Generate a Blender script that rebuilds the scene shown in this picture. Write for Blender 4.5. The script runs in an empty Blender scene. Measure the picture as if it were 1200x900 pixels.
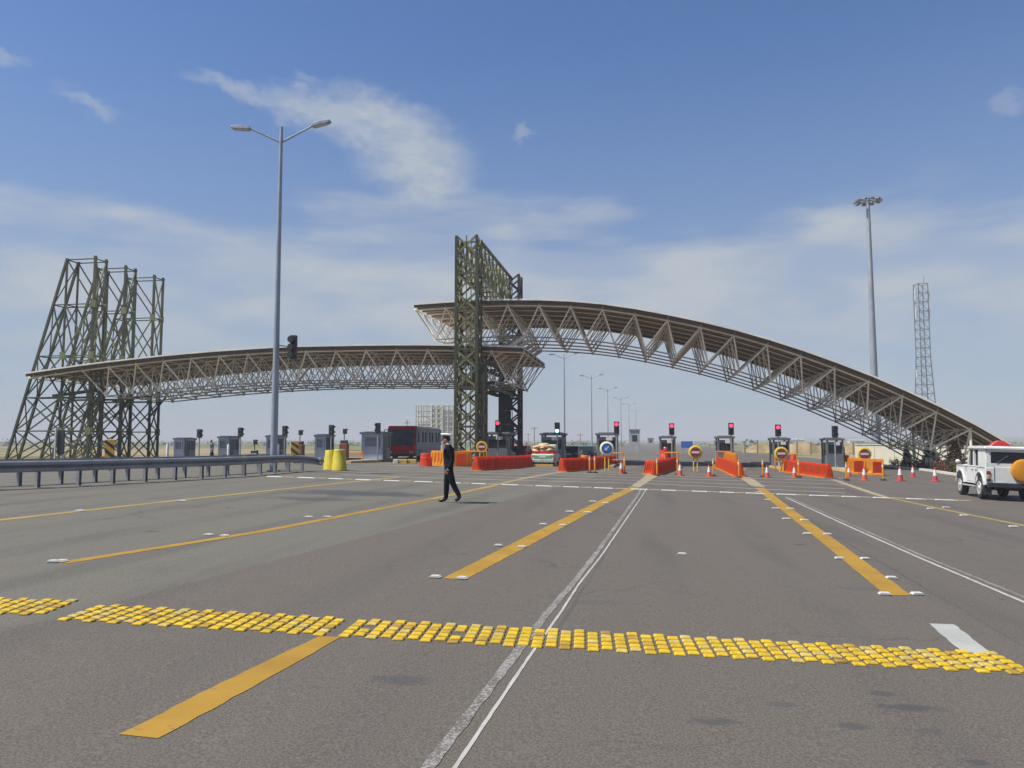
import bpy, bmesh, math, random
from mathutils import Vector, Matrix
from math import radians, sin, cos, pi, atan, atan2, sqrt

random.seed(7)
SC = bpy.context.scene
COL = SC.collection

# ------------------------------------------------------------------ camera
EYE = 1.88
FPX = 900.0                       # focal length in pixels of a 1200x900 picture
PITCH = atan(68 / FPX)
cam = bpy.data.cameras.new("camera")
cam.sensor_width = 36.0
cam.lens = 27.0
cam.clip_start = 0.1
cam.clip_end = 30000
cam_o = bpy.data.objects.new("camera", cam)
cam_o.location = (0, 0, EYE)
cam_o.rotation_euler = (pi / 2 + PITCH, 0, 0)
COL.objects.link(cam_o)
SC.camera = cam_o

# ------------------------------------------------------------------ light
SUN_EL = radians(55)
SUN_H = Vector((-0.965, -0.26, 0)).normalized()
SUN_DIR = Vector((SUN_H.x * cos(SUN_EL), SUN_H.y * cos(SUN_EL), sin(SUN_EL)))
sl = bpy.data.lights.new("sun", 'SUN')
sl.energy = 5.0
sl.angle = radians(0.5)
sl.color = (1.0, 0.94, 0.85)
so = bpy.data.objects.new("sun", sl)
so.rotation_euler = SUN_DIR.to_track_quat('Z', 'Y').to_euler()
so.location = (0, 0, 60)
COL.objects.link(so)

SC.view_settings.view_transform = 'Standard'
SC.view_settings.look = 'None'
SC.view_settings.gamma = 1.0
SC.view_settings.use_curve_mapping = False
SC.view_settings.exposure = 0.5

SKY_STRENGTH = 0.082
world = bpy.data.worlds.new("World")
SC.world = world
world.use_nodes = True
WT = world.node_tree
WT.nodes.clear()


class NT:
    """small helper for building node graphs"""
    def __init__(s, tree):
        s.t = tree

    def n(s, typ, **kw):
        nd = s.t.nodes.new(typ)
        for k, v in kw.items():
            setattr(nd, k, v)
        return nd

    def link(s, a, b):
        s.t.links.new(a, b)

    def put(s, sock, v):
        if isinstance(v, (int, float)):
            sock.default_value = v
        elif isinstance(v, (tuple, list)):
            sock.default_value = v
        else:
            s.t.links.new(v, sock)

    def m(s, op, a, b=0.0, c=None, clamp=False):
        nd = s.n('ShaderNodeMath', operation=op)
        nd.use_clamp = clamp
        s.put(nd.inputs[0], a)
        s.put(nd.inputs[1], b)
        if c is not None:
            s.put(nd.inputs[2], c)
        return nd.outputs[0]

    def ramp(s, v, lo, hi, a=0.0, b=1.0, smooth=True):
        nd = s.n('ShaderNodeMapRange')
        nd.interpolation_type = 'SMOOTHSTEP' if smooth else 'LINEAR'
        nd.clamp = True
        s.put(nd.inputs[0], v)
        s.put(nd.inputs[1], lo)
        s.put(nd.inputs[2], hi)
        s.put(nd.inputs[3], a)
        s.put(nd.inputs[4], b)
        return nd.outputs[0]

    def mix(s, f, a, b, blend='MIX'):
        nd = s.n('ShaderNodeMix')
        nd.data_type = 'RGBA'
        nd.blend_type = blend
        s.put(nd.inputs[0], f)
        s.put(nd.inputs[6], a)
        s.put(nd.inputs[7], b)
        return nd.outputs[2]

    def noise(s, vec, scale, detail=4, rough=0.55, dist=0.0):
        nd = s.n('ShaderNodeTexNoise')
        if vec is not None:
            s.link(vec, nd.inputs['Vector'])
        nd.inputs['Scale'].default_value = scale
        nd.inputs['Detail'].default_value = detail
        nd.inputs['Roughness'].default_value = rough
        nd.inputs['Distortion'].default_value = dist
        return nd.outputs[0]

    def mapping(s, vec, scale=(1, 1, 1), rot=(0, 0, 0), loc=(0, 0, 0)):
        nd = s.n('ShaderNodeMapping')
        s.link(vec, nd.inputs[0])
        nd.inputs['Location'].default_value = loc
        nd.inputs['Rotation'].default_value = rot
        nd.inputs['Scale'].default_value = scale
        return nd.outputs[0]


def build_world():
    g = NT(WT)
    out = g.n('ShaderNodeOutputWorld')
    bg = g.n('ShaderNodeBackground')
    bg.inputs['Strength'].default_value = SKY_STRENGTH
    sky = g.n('ShaderNodeTexSky')
    sky.sky_type = 'NISHITA'
    sky.sun_disc = False
    sky.sun_elevation = SUN_EL
    sky.sun_rotation = atan2(SUN_H.x, SUN_H.y)
    sky.altitude = 800
    sky.air_density = 1.0
    sky.dust_density = 0.6
    sky.ozone_density = 2.5
    tc = g.n('ShaderNodeTexCoord')
    d = tc.outputs['Generated']
    sep = g.n('ShaderNodeSeparateXYZ')
    g.link(d, sep.inputs[0])
    x, y, z = sep.outputs
    az = g.m('MULTIPLY', g.m('ARCTAN2', x, y), 180 / pi)
    el = g.m('MULTIPLY', g.m('ARCSINE', z), 180 / pi)
    # wispy single clouds: (azimuth, elevation, half width, half height, tilt, strength) in degrees
    n1 = g.noise(g.mapping(d, (1.0, 1.0, 1.8)), 9, 6, 0.6)
    n2 = g.noise(g.mapping(d, (1.0, 1.0, 1.8), loc=(3, 1, 7)), 30, 6, 0.62)
    daz = g.m('MULTIPLY', g.m('SUBTRACT', n1, 0.5), 4.5)
    de = g.m('MULTIPLY', g.m('SUBTRACT', n2, 0.5), 3.0)
    azd = g.m('ADD', az, daz)
    eld = g.m('ADD', el, de)
    total = None
    blobs = []
    for (px, py, rx, ry, t, k) in ((290, 110, 62, 11, -.16, .6), (370, 128, 76, 23, -.10, .85), (445, 148, 80, 36, -.2, 1.0), (490, 185, 66, 40, 0, 1.0), (498, 205, 52, 27, 0, 1.0),
                                   (365, 96, 16, 8, 0, .3), (105, 118, 40, 10, -.2, .5), (5, 66, 26, 8, 0, .45), (617, 157, 12, 6, 0, .4), (1185, 120, 22, 13, 0, .35)):
        q = (px - 600, FPX * cos(PITCH) - (450 - py) * sin(PITCH), FPX * sin(PITCH) + (450 - py) * cos(PITCH))
        e = math.degrees(atan2(q[2], math.hypot(q[0], q[1])))
        dd = sqrt(q[0] ** 2 + q[1] ** 2 + q[2] ** 2)
        blobs.append((math.degrees(atan2(q[0], q[1])), e, math.degrees(rx / dd) / cos(radians(e)), math.degrees(ry / dd), t, k))
    blobs += [
             (60, 28, 12, 3.5, .1, .7), (110, 20, 14, 4, -.1, .7), (-70, 26, 10, 3, .1, .7), (-120, 33, 12, 4, 0, .6), (170, 30, 15, 4, .1, .7)]
    for (a, e, w, h, t, s) in blobs:
        u = g.m('SUBTRACT', azd, a)
        v = g.m('SUBTRACT', g.m('SUBTRACT', eld, e), g.m('MULTIPLY', u, t))
        r = g.m('SQRT', g.m('ADD', g.m('POWER', g.m('ABSOLUTE', g.m('DIVIDE', u, w)), 2.0), g.m('POWER', g.m('ABSOLUTE', g.m('DIVIDE', v, h)), 2.0)))
        k = g.ramp(r, 1.35, 0.25, 0.0, s)
        total = k if total is None else g.m('MAXIMUM', total, k)
    fine = g.ramp(g.noise(g.mapping(d, (1, 1, 2.2)), 22, 7, 0.65), 0.30, 0.60, 0.62, 1.0)
    puffs = g.m('MULTIPLY', total, fine)
    # soft layer of stratus above the horizon
    nb = g.noise(g.mapping(d, (1, 1, 4.0), loc=(0.4, 2.0, 0.6)), 4.2, 6, 0.55)
    nb2 = g.noise(g.mapping(d, (1, 1, 3.2), loc=(5.4, 2.0, 1.6)), 6.5, 6, 0.5)
    edge = g.m('ADD', el, g.m('MULTIPLY', g.m('SUBTRACT', nb, 0.5), 15.0))
    band = g.ramp(edge, 17.5, 12.5, 0.0, 1.0)
    tex = g.ramp(nb2, 0.34, 0.66, 0.40, 1.0)
    low = g.ramp(el, 2.0, 11.0, 0.45, 1.0)
    band = g.m('MULTIPLY', g.m('MULTIPLY', band, tex), low)
    lift = g.ramp(el, 30.0, 3.0, 0.0, 0.62)
    ccol = (4.35, 4.7, 5.1, 1)
    hcol = (2.5, 2.9, 3.35, 1)
    tint = g.mix(1.0, sky.outputs[0], (0.76, 0.96, 1.20, 1), 'MULTIPLY')
    c = g.mix(lift, tint, hcol)
    c = g.mix(g.m('MULTIPLY', band, 0.9), c, ccol)
    c = g.mix(g.m('MULTIPLY', puffs, 0.85), c, (4.3, 4.7, 5.1, 1))
    g.link(c, bg.inputs['Color'])
    g.link(bg.outputs[0], out.inputs['Surface'])


build_world()

# ------------------------------------------------------------------ ground shape and the picture's rays
RD = Vector((0.206, 0.9785, 0)).normalized()     # along the road, away from the camera
RU = Vector((RD.y, -RD.x, 0))                    # across the road, to the right
U0, U1 = -20.0, 35.0


def uv(x, y):
    return x * RU.x + y * RU.y, x * RD.x + y * RD.y


def xy(u, v):
    return u * RU.x + v * RD.x, u * RU.y + v * RD.y


def Guv(u, v):
    c = max(U0, min(U1, u))
    f = 1.0 - 0.65 * max(0.0, min(1.0, (v - 33) / 27)) - 0.2 * max(0.0, min(1.0, (v - 110) / 150))
    return -0.03 * c * f


def G(x, y):
    return Guv(*uv(x, y))


FWD = Vector((0, cos(PITCH), sin(PITCH)))
UPV = Vector((0, -sin(PITCH), cos(PITCH)))
CAM = Vector((0, 0, EYE))


def ray(px, py):
    return FWD * FPX + Vector((1, 0, 0)) * (px - 600) + UPV * (450 - py)


def at(px, py, y):
    """the point at distance y along the view through a pixel"""
    r = ray(px, py)
    return CAM + r * (y / r.y)


def gp(px, py):
    """the ground point seen at a pixel"""
    r = ray(px, py)
    lo, hi = 0.5 / FPX, 3000 / FPX
    for _ in range(60):
        mid = (lo + hi) / 2
        p = CAM + r * mid
        if p.z > G(p.x, p.y):
            lo = mid
        else:
            hi = mid
    p = CAM + r * lo
    return Vector((p.x, p.y, G(p.x, p.y)))


def ground(x, y, dz=0.0):
    return Vector((x, y, G(x, y) + dz))


# toll frame: r along the canopies to the right, a along the road
TO = Vector((-1.8, 67.0, 0))
TA = Vector((sin(radians(10)), cos(radians(10)), 0))
TR = Vector((TA.y, -TA.x, 0))


def toll(r, a, z=0.0):
    p = TO + TR * r + TA * a
    return Vector((p.x, p.y, z))


def tollg(r, a, dz=0.0):
    p = toll(r, a)
    return Vector((p.x, p.y, G(p.x, p.y) + dz))


def plane_hit(px, py, a):
    """where the view through a pixel meets the upright plane at depth a of the toll frame"""
    r = ray(px, py)
    o = CAM - (TO + TA * a)
    t = -o.dot(TA) / r.dot(TA)
    return CAM + r * t


# ------------------------------------------------------------------ materials
def srgb(r, g, b):
    f = lambda c: (c / 255 / 12.92) if c / 255 <= 0.04045 else ((c / 255 + 0.055) / 1.055) ** 2.4
    return (f(r), f(g), f(b), 1)


def M(name, col, rough=0.6, metal=0.0, var=0.12, scale=6.0, bump=0.0, spec=0.5, dirt=None, dirt_amt=0.35, emit=None, emit_s=0.0, bscale=None, coord='Object'):
    m = bpy.data.materials.new(name)
    m.use_nodes = True
    g = NT(m.node_tree)
    b = m.node_tree.nodes['Principled BSDF']
    tc = g.n('ShaderNodeTexCoord')
    v = g.n('ShaderNodeNewGeometry').outputs['Position'] if coord == 'World' else tc.outputs[coord]
    n = g.noise(v, scale, 5, 0.6)
    col = tuple(col[:3]) + (1,)
    lo = tuple(c * (1 - var) for c in col[:3]) + (1,)
    hi = tuple(min(1, c * (1 + var)) for c in col[:3]) + (1,)
    c = g.mix(g.ramp(n, 0.3, 0.7), lo, hi)
    if dirt:
        n2 = g.noise(v, scale * 0.45, 6, 0.65)
        c = g.mix(g.ramp(n2, 0.45, 0.75, 0, dirt_amt), c, tuple(dirt[:3]) + (1,))
    g.link(c, b.inputs['Base Color'])
    g.link(g.ramp(n, 0.3, 0.7, max(0.05, rough - 0.08), min(1, rough + 0.08)), b.inputs['Roughness'])
    b.inputs['Metallic'].default_value = metal
    b.inputs['Specular IOR Level'].default_value = spec
    if bump:
        bp = g.n('ShaderNodeBump')
        bp.inputs['Strength'].default_value = bump
        bp.inputs['Distance'].default_value = 0.02
        g.link(g.noise(v, bscale or scale * 6, 5, 0.65), bp.inputs['Height'])
        g.link(bp.outputs[0], b.inputs['Normal'])
    if emit:
        b.inputs['Emission Color'].default_value = tuple(emit[:3]) + (1,)
        b.inputs['Emission Strength'].default_value = emit_s
    return m


MAT = {}
MAT['galv'] = M('galvanised_steel', (0.36, 0.38, 0.40), 0.45, 0.6, 0.12, 5)
MAT['rail'] = M('guardrail_steel', (0.25, 0.26, 0.28), 0.5, 0.4, 0.15, 1.5, dirt=(0.14, 0.12, 0.10), coord='World')
MAT['pole'] = M('pole_steel', (0.27, 0.30, 0.34), 0.5, 0.3, 0.08, 2)
MAT['camo'] = M('olive_green_paint', (0.105, 0.11, 0.042), 0.7, 0, 0.35, 0.9, dirt=(0.21, 0.18, 0.06), dirt_amt=0.55, coord='World')
MAT['green_steel'] = M('dark_green_paint', (0.040, 0.046, 0.020), 0.6, 0, 0.3, 0.6, dirt=(0.14, 0.125, 0.045), dirt_amt=0.65, coord='World')  # yellowish dirt colour stands in for sunlight on the steel
MAT['dark_steel'] = M('dark_paint_and_shade', (0.022, 0.028, 0.028), 0.6, 0, 0.3, 1.0, coord='World')  # near-black; on the rear column its shade is put into this colour
MAT['olive'] = M('olive_plate', (0.121, 0.1265, 0.055), 0.7, 0, 0.35, 1.0, dirt=(0.05, 0.06, 0.03), dirt_amt=0.6, coord='World')
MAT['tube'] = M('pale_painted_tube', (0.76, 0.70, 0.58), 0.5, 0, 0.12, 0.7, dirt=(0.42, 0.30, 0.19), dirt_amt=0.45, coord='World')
MAT['tube_shaded'] = M('shaded_pale_tube', (0.34, 0.33, 0.31), 0.5, 0, 0.12, 0.7, dirt=(0.25, 0.18, 0.12), dirt_amt=0.4, coord='World')  # darker copy of the pale tube, shade under the roof painted in
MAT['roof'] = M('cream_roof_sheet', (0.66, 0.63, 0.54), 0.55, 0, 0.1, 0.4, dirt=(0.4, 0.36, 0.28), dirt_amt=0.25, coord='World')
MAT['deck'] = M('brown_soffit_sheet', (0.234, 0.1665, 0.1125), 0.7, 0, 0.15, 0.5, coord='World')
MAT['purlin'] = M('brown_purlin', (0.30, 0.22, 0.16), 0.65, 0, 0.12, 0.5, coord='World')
MAT['fascia'] = M('dark_brown_fascia', (0.055, 0.042, 0.03), 0.6, 0, 0.15, 0.5, coord='World')
MAT['plastic_orange'] = M('orange_red_plastic', (0.82, 0.115, 0.03), 0.55, 0, 0.14, 2, dirt=(0.50, 0.20, 0.11), dirt_amt=0.45)
MAT['plastic_orange_pale'] = M('faded_orange_plastic', (0.62, 0.20, 0.07), 0.5, 0, 0.14, 2)
MAT['plastic_amber'] = M('amber_plastic', (0.86, 0.43, 0.035), 0.55, 0, 0.12, 2, dirt=(0.60, 0.30, 0.06), dirt_amt=0.35)
MAT['plastic_yellow'] = M('yellow_plastic', (0.4723, 0.3802, 0.01728), 0.5, 0, 0.1, 2, dirt=(0.5, 0.4, 0.05), dirt_amt=0.3)
MAT['plastic_red'] = M('red_plastic', (0.4125, 0.0225, 0.01875), 0.5, 0, 0.1, 2)
MAT['white'] = M('white_paint', (0.56, 0.5676, 0.56), 0.5, 0, 0.06, 3)
MAT['sleeve'] = M('white_reflective_sleeve', (0.5848, 0.5848, 0.5848), 0.5, 0, 0.06, 6)
MAT['cone'] = M('cone_orange', (0.4972, 0.0765, 0.03188), 0.6, 0, 0.12, 3)
MAT['cone_red'] = M('cone_red', (0.4208, 0.04462, 0.051), 0.6, 0, 0.12, 3)
MAT['black'] = M('black_plastic', (0.02, 0.022, 0.026), 0.5, 0, 0.15, 5)
MAT['rubber'] = M('black_rubber', (0.022, 0.022, 0.023), 0.8, 0, 0.2, 8)
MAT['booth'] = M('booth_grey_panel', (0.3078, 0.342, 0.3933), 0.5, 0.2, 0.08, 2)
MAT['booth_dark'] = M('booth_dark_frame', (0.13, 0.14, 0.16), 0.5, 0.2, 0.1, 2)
MAT['booth_roof'] = M('booth_roof_sheet', (0.22, 0.24, 0.26), 0.55, 0, 0.1, 2)
MAT['glass_dark'] = M('dark_tinted_glass', (0.015, 0.018, 0.024), 0.2, 0, 0.2, 3, spec=0.35)
MAT['glass_grey'] = M('grey_blue_glass', (0.10, 0.13, 0.16), 0.12, 0, 0.15, 3, spec=0.6)
MAT['concrete'] = M('pale_concrete', (0.315, 0.3, 0.27), 0.85, 0, 0.14, 2, 0.3, dirt=(0.25, 0.23, 0.2))
MAT['kerb_yellow'] = M('yellow_kerb_paint', (0.54, 0.3375, 0.06), 0.7, 0, 0.15, 3, dirt=(0.5, 0.4, 0.25))
MAT['kerb_white'] = M('white_kerb_paint', (0.528, 0.52, 0.48), 0.7, 0, 0.1, 3, dirt=(0.4, 0.38, 0.32))
MAT['wall_cream'] = M('cream_wall_render', (0.629, 0.6035, 0.493), 0.85, 0, 0.06, 0.8, dirt=(0.55, 0.52, 0.42), dirt_amt=0.3)
MAT['sign_yellow'] = M('sign_yellow', (0.6396, 0.4836, 0.0468), 0.5, 0, 0.05, 4)
MAT['sign_amber'] = M('sign_amber', (0.6, 0.315, 0.03), 0.5, 0, 0.05, 4)
MAT['sign_red'] = M('sign_brown_red', (0.20, 0.025, 0.03), 0.5, 0, 0.1, 4)
MAT['sign_blue'] = M('sign_blue', (0.02, 0.12, 0.45), 0.45, 0, 0.08, 4)
MAT['sign_navy'] = M('sign_navy', (0.01, 0.05, 0.12), 0.45, 0, 0.08, 4)
MAT['sign_pale'] = M('sign_pale_green', (0.72, 0.78, 0.55), 0.5, 0, 0.05, 4)
MAT['red_lit'] = M('lit_red_lens', (0.6, 0.03, 0.08), 0.3, 0, 0.05, 5, emit=(1.0, 0.05, 0.13), emit_s=1.6)
MAT['green_lit'] = M('lit_green_lens', (0.1, 0.6, 0.5), 0.3, 0, 0.05, 5, emit=(0.35, 1.0, 0.9), emit_s=2.5)
MAT['red_lens'] = M('red_reflector', (0.75, 0.12, 0.1), 0.25, 0, 0.1, 5)
MAT['dim_lens'] = M('unlit_lens', (0.05, 0.05, 0.06), 0.25, 0, 0.1, 5)
MAT['lamp_glass'] = M('lamp_glass', (0.5, 0.52, 0.55), 0.2, 0, 0.05, 5)
MAT['car_white'] = M('white_vehicle_paint', (0.5573, 0.5805, 0.565), 0.32, 0, 0.04, 2, dirt=(0.52, 0.5, 0.44), dirt_amt=0.22)
MAT['car_pale_green'] = M('pale_green_vehicle_paint', (0.42, 0.52, 0.44), 0.4, 0, 0.06, 2)
MAT['car_dark'] = M('charcoal_vehicle_paint', (0.035, 0.04, 0.05), 0.25, 0, 0.1, 2)
MAT['car_blue'] = M('blue_vehicle_paint', (0.07, 0.16, 0.22), 0.3, 0, 0.1, 2)
MAT['car_green'] = M('green_stripe_paint', (0.12, 0.34, 0.16), 0.4, 0, 0.1, 2)
MAT['bus_red'] = M('bus_red_paint', (0.60, 0.012, 0.014), 0.5, 0, 0.1, 2, spec=.2)
MAT['bus_silver'] = M('bus_silver_paint', (0.15, 0.185, 0.24), 0.4, 0.2, 0.08, 2)
MAT['alloy'] = M('silver_wheel_rim', (0.6, 0.62, 0.64), 0.35, 0.6, 0.1, 4)
MAT['cover_amber'] = M('amber_wheel_cover', (0.4896, 0.204, 0.00816), 0.4, 0, 0.14, 2.5, dirt=(0.45, 0.16, 0.02), dirt_amt=0.4)
MAT['sack'] = M('beige_sacking', (0.52, 0.38, 0.23), 0.9, 0, 0.25, 4, 0.3)
MAT['cloth_navy'] = M('navy_uniform_cloth', (0.008, 0.009, 0.015), 0.9, 0, 0.3, 9, 0.25, spec=.12)
MAT['cloth_grey'] = M('grey_shirt_cloth', (0.10, 0.13, 0.2), 0.85, 0, 0.3, 9)
MAT['skin'] = M('skin', (0.40, 0.22, 0.16), 0.6, 0, 0.1, 12)
MAT['hair'] = M('dark_hair', (0.015, 0.012, 0.01), 0.7, 0, 0.2, 20)
MAT['leather'] = M('black_leather', (0.015, 0.014, 0.014), 0.4, 0, 0.2, 10)
MAT['cap_white'] = M('white_cap_cloth', (0.8, 0.8, 0.8), 0.7, 0, 0.04, 10)
MAT['bark'] = M('bark', (0.10, 0.075, 0.05), 0.9, 0, 0.25, 8, 0.4)
MAT['scaffold'] = M('cream_painted_steel', (0.52, 0.50, 0.40), 0.6, 0, 0.12, 0.5)
MAT['mesh_panel'] = M('pale_cladding', (0.36, 0.38, 0.38), 0.7, 0, 0.15, 0.5)
MAT['cabinet'] = M('maroon_cabinet_paint', (0.16, 0.04, 0.03), 0.5, 0, 0.15, 4)
MAT['wood'] = M('weathered_wood', (0.30, 0.22, 0.12), 0.85, 0, 0.2, 4)
MAT['hut'] = M('grey_render', (0.30, 0.31, 0.32), 0.85, 0, 0.12, 1)


for k_ in ('plastic_orange', 'plastic_orange_pale', 'plastic_amber'):
    g = NT(MAT[k_].node_tree)
    b_ = MAT[k_].node_tree.nodes['Principled BSDF']
    tr = g.n('ShaderNodeBsdfTranslucent')
    g.link(b_.inputs['Base Color'].links[0].from_socket, tr.inputs['Color'])
    mx = g.n('ShaderNodeMixShader')
    mx.inputs[0].default_value = 0.6
    g.link(b_.outputs[0], mx.inputs[1])
    g.link(tr.outputs[0], mx.inputs[2])
    g.link(mx.outputs[0], MAT[k_].node_tree.nodes['Material Output'].inputs['Surface'])


def leaf_mat(name, c, c2):
    m = bpy.data.materials.new(name)
    m.use_nodes = True
    g = NT(m.node_tree)
    b = m.node_tree.nodes['Principled BSDF']
    tc = g.n('ShaderNodeTexCoord')
    n = g.noise(tc.outputs['Object'], 3.0, 4)
    g.link(g.mix(g.ramp(n, 0.35, 0.65), c + (1,), c2 + (1,)), b.inputs['Base Color'])
    b.inputs['Roughness'].default_value = 0.75
    return m


MAT['conifer'] = leaf_mat('conifer_foliage', (0.022, 0.035, 0.014), (0.055, 0.065, 0.025))
MAT['shrub'] = leaf_mat('shrub_foliage', (0.06, 0.075, 0.02), (0.13, 0.12, 0.035))
MAT['shrub_red'] = leaf_mat('reddish_foliage', (0.10, 0.035, 0.02), (0.16, 0.06, 0.03))
MAT['far_tree'] = leaf_mat('far_tree_foliage', (0.035, 0.05, 0.025), (0.07, 0.085, 0.04))


def road_material():
    m = bpy.data.materials.new('asphalt')
    m.use_nodes = True
    g = NT(m.node_tree)
    b = m.node_tree.nodes['Principled BSDF']
    tc = g.n('ShaderNodeTexCoord')
    v = tc.outputs['Object']
    sep = g.n('ShaderNodeSeparateXYZ')
    g.link(v, sep.inputs[0])
    x, y, z = sep.outputs
    # two ages of paving, joined along a straight seam
    p0, p1 = gp(157, 700), gp(640, 574)
    d = (p1 - p0)
    d.z = 0
    d.normalize()
    nx, ny = d.y, -d.x
    c0 = p0.x * nx + p0.y * ny
    s = g.m('SUBTRACT', g.m('ADD', g.m('MULTIPLY', x, nx), g.m('MULTIPLY', y, ny)), c0)
    wob = g.m('MULTIPLY', g.m('SUBTRACT', g.noise(v, 2.5, 4), 0.5), 0.12)
    right = g.ramp(g.m('ADD', s, wob), -0.03, 0.03)
    col = g.mix(right, (0.134, 0.127, 0.098, 1), (0.106, 0.090, 0.073, 1))
    # paver lanes: faint long bands along the road
    rot = atan2(RD.x, RD.y)
    band = g.noise(g.mapping(v, (0.35, 0.012, 1), rot=(0, 0, rot)), 1.0, 3, 0.5)
    col = g.mix(g.ramp(band, 0.35, 0.65, 0.0, 0.30), col, (0.112, 0.103, 0.089, 1))
    blot = g.noise(v, 0.35, 6, 0.62)
    col = g.mix(g.ramp(blot, 0.52, 0.78, 0, 0.35), col, (0.062, 0.057, 0.051, 1))
    # tyre polish, streaked along the lanes
    st = g.noise(g.mapping(v, (2.2, 0.05, 1), rot=(0, 0, rot)), 1.0, 4, 0.6)
    col = g.mix(g.ramp(st, 0.55, 0.75, 0, 0.18), col, (0.07, 0.068, 0.065, 1))
    # wheel paths: two darker bands in every lane
    au = g.m('ADD', g.m('MULTIPLY', x, RU.x), g.m('MULTIPLY', y, RU.y))
    wp = g.m('SINE', g.m('ADD', g.m('MULTIPLY', au, 2 * pi / 1.85), g.m('MULTIPLY', g.noise(g.mapping(v, (.05, .05, 1)), 1.0, 2), 5.0)))
    wp = g.m('MULTIPLY', g.ramp(wp, 0.1, 0.95), g.ramp(g.noise(g.mapping(v, (0.5, 0.03, 1), rot=(0, 0, rot)), 1.0, 4, 0.6), 0.40, 0.66))
    col = g.mix(g.m('MULTIPLY', wp, 0.46), col, (0.048, 0.046, 0.044, 1))
    # narrow paving joints along the road
    for uj in (-13.4, -9.2, -1.15, 3.3, 7.6, 12.2):
        jd = g.m('ABSOLUTE', g.m('ADD', g.m('SUBTRACT', au, uj), g.m('MULTIPLY', g.m('SUBTRACT', g.noise(v, 1.2, 4), 0.5), 0.10)))
        jn = g.ramp(g.noise(g.mapping(v, (0.4, 0.08, 1), rot=(0, 0, rot)), 1.0, 4), 0.42, 0.6)
        col = g.mix(g.m('MULTIPLY', g.ramp(jd, 0.035, 0.010, 0, 0.6), jn), col, (0.04, 0.038, 0.035, 1))
    # hairline cracks
    vc = g.n('ShaderNodeTexVoronoi')
    vc.feature = 'DISTANCE_TO_EDGE'
    vc.inputs['Scale'].default_value = 0.33
    wv = g.n('ShaderNodeVectorMath', operation='ADD')
    g.link(v, wv.inputs[0])
    nz = g.n('ShaderNodeTexNoise')
    nz.inputs['Scale'].default_value = 1.6
    nz.inputs['Detail'].default_value = 6
    g.link(v, nz.inputs['Vector'])
    g.link(nz.outputs[1], wv.inputs[1])
    g.link(wv.outputs[0], vc.inputs['Vector'])
    ck = g.m('MULTIPLY', g.ramp(vc.outputs['Distance'], 0.010, 0.002, 0, 0.55), g.ramp(g.noise(v, 0.14, 3), 0.50, 0.60))
    col = g.mix(ck, col, (0.028, 0.026, 0.024, 1))
    # aggregate
    ag = g.noise(v, 55, 3, 0.7)
    col = g.mix(g.ramp(ag, 0.36, 0.66, 0.0, 1.0), g.mix(0.42, col, (0.036, 0.034, 0.031, 1)), g.mix(0.24, col, (0.22, 0.205, 0.18, 1)))
    ag2 = g.noise(v, 190, 2, 0.6)
    col = g.mix(g.ramp(ag2, 0.64, 0.74, 0, 0.55), col, (0.26, 0.25, 0.22, 1))
    # oil drips: small soft dark spots
    vo = g.n('ShaderNodeTexVoronoi')
    vo.inputs['Scale'].default_value = 0.85
    dst = g.mapping(v, (0.75, 1.0, 1), rot=(0, 0, 0.3))
    g.link(dst, vo.inputs['Vector'])
    vd = g.m('ADD', vo.outputs['Distance'], g.m('MULTIPLY', g.noise(v, 5, 4, 0.6), 0.30))
    near_ok = g.ramp(g.noise(v, 0.22, 3), 0.50, 0.60, 0, 1)
    col = g.mix(g.m('MULTIPLY', g.ramp(vd, 0.25, 0.17, 0, 0.62), near_ok), col, (0.035, 0.033, 0.031, 1))
    # the large dark spill left of the walking man
    for (px, py, w, h, amt) in ((415, 578, 2.8, 1.5, .85), (372, 585, 1.7, 0.8, .7), (450, 580, 1.9, 0.7, .7), (470, 797, .30, .16, .6), (1000, 851, .16, .09, .7), (1065, 829, .28, .10, .8), (1036, 813, .14, .08, .7), (838, 846, .22, .10, .65), (918, 826, .16, .08, .5), (1145, 893, .10, .06, .8), (1092, 857, .12, .06, .5), (700, 706, .5, .2, .25), (1010, 690, .4, .2, .35)):
        q = gp(px, py)
        du = g.m('DIVIDE', g.m('SUBTRACT', x, q.x), w)
        dv = g.m('DIVIDE', g.m('SUBTRACT', y, q.y), h)
        r = g.m('SQRT', g.m('ADD', g.m('MULTIPLY', du, du), g.m('MULTIPLY', dv, dv)))
        r = g.m('ADD', r, g.m('MULTIPLY', g.m('SUBTRACT', g.noise(v, 1.6 if w > .6 else 9.0, 5, 0.65), 0.5), 1.6))
        col = g.mix(g.ramp(r, 0.95, 0.45, 0, amt), col, (0.055, 0.056, 0.06, 1))
    g.link(col, b.inputs['Base Color'])
    g.link(g.ramp(blot, 0.3, 0.7, 0.78, 0.92), b.inputs['Roughness'])
    b.inputs['Specular IOR Level'].default_value = 0.3
    bp = g.n('ShaderNodeBump')
    bp.inputs['Strength'].default_value = 0.55
    bp.inputs['Distance'].default_value = 0.012
    g.link(ag, bp.inputs['Height'])
    g.link(bp.outputs[0], b.inputs['Normal'])
    return m


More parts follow.
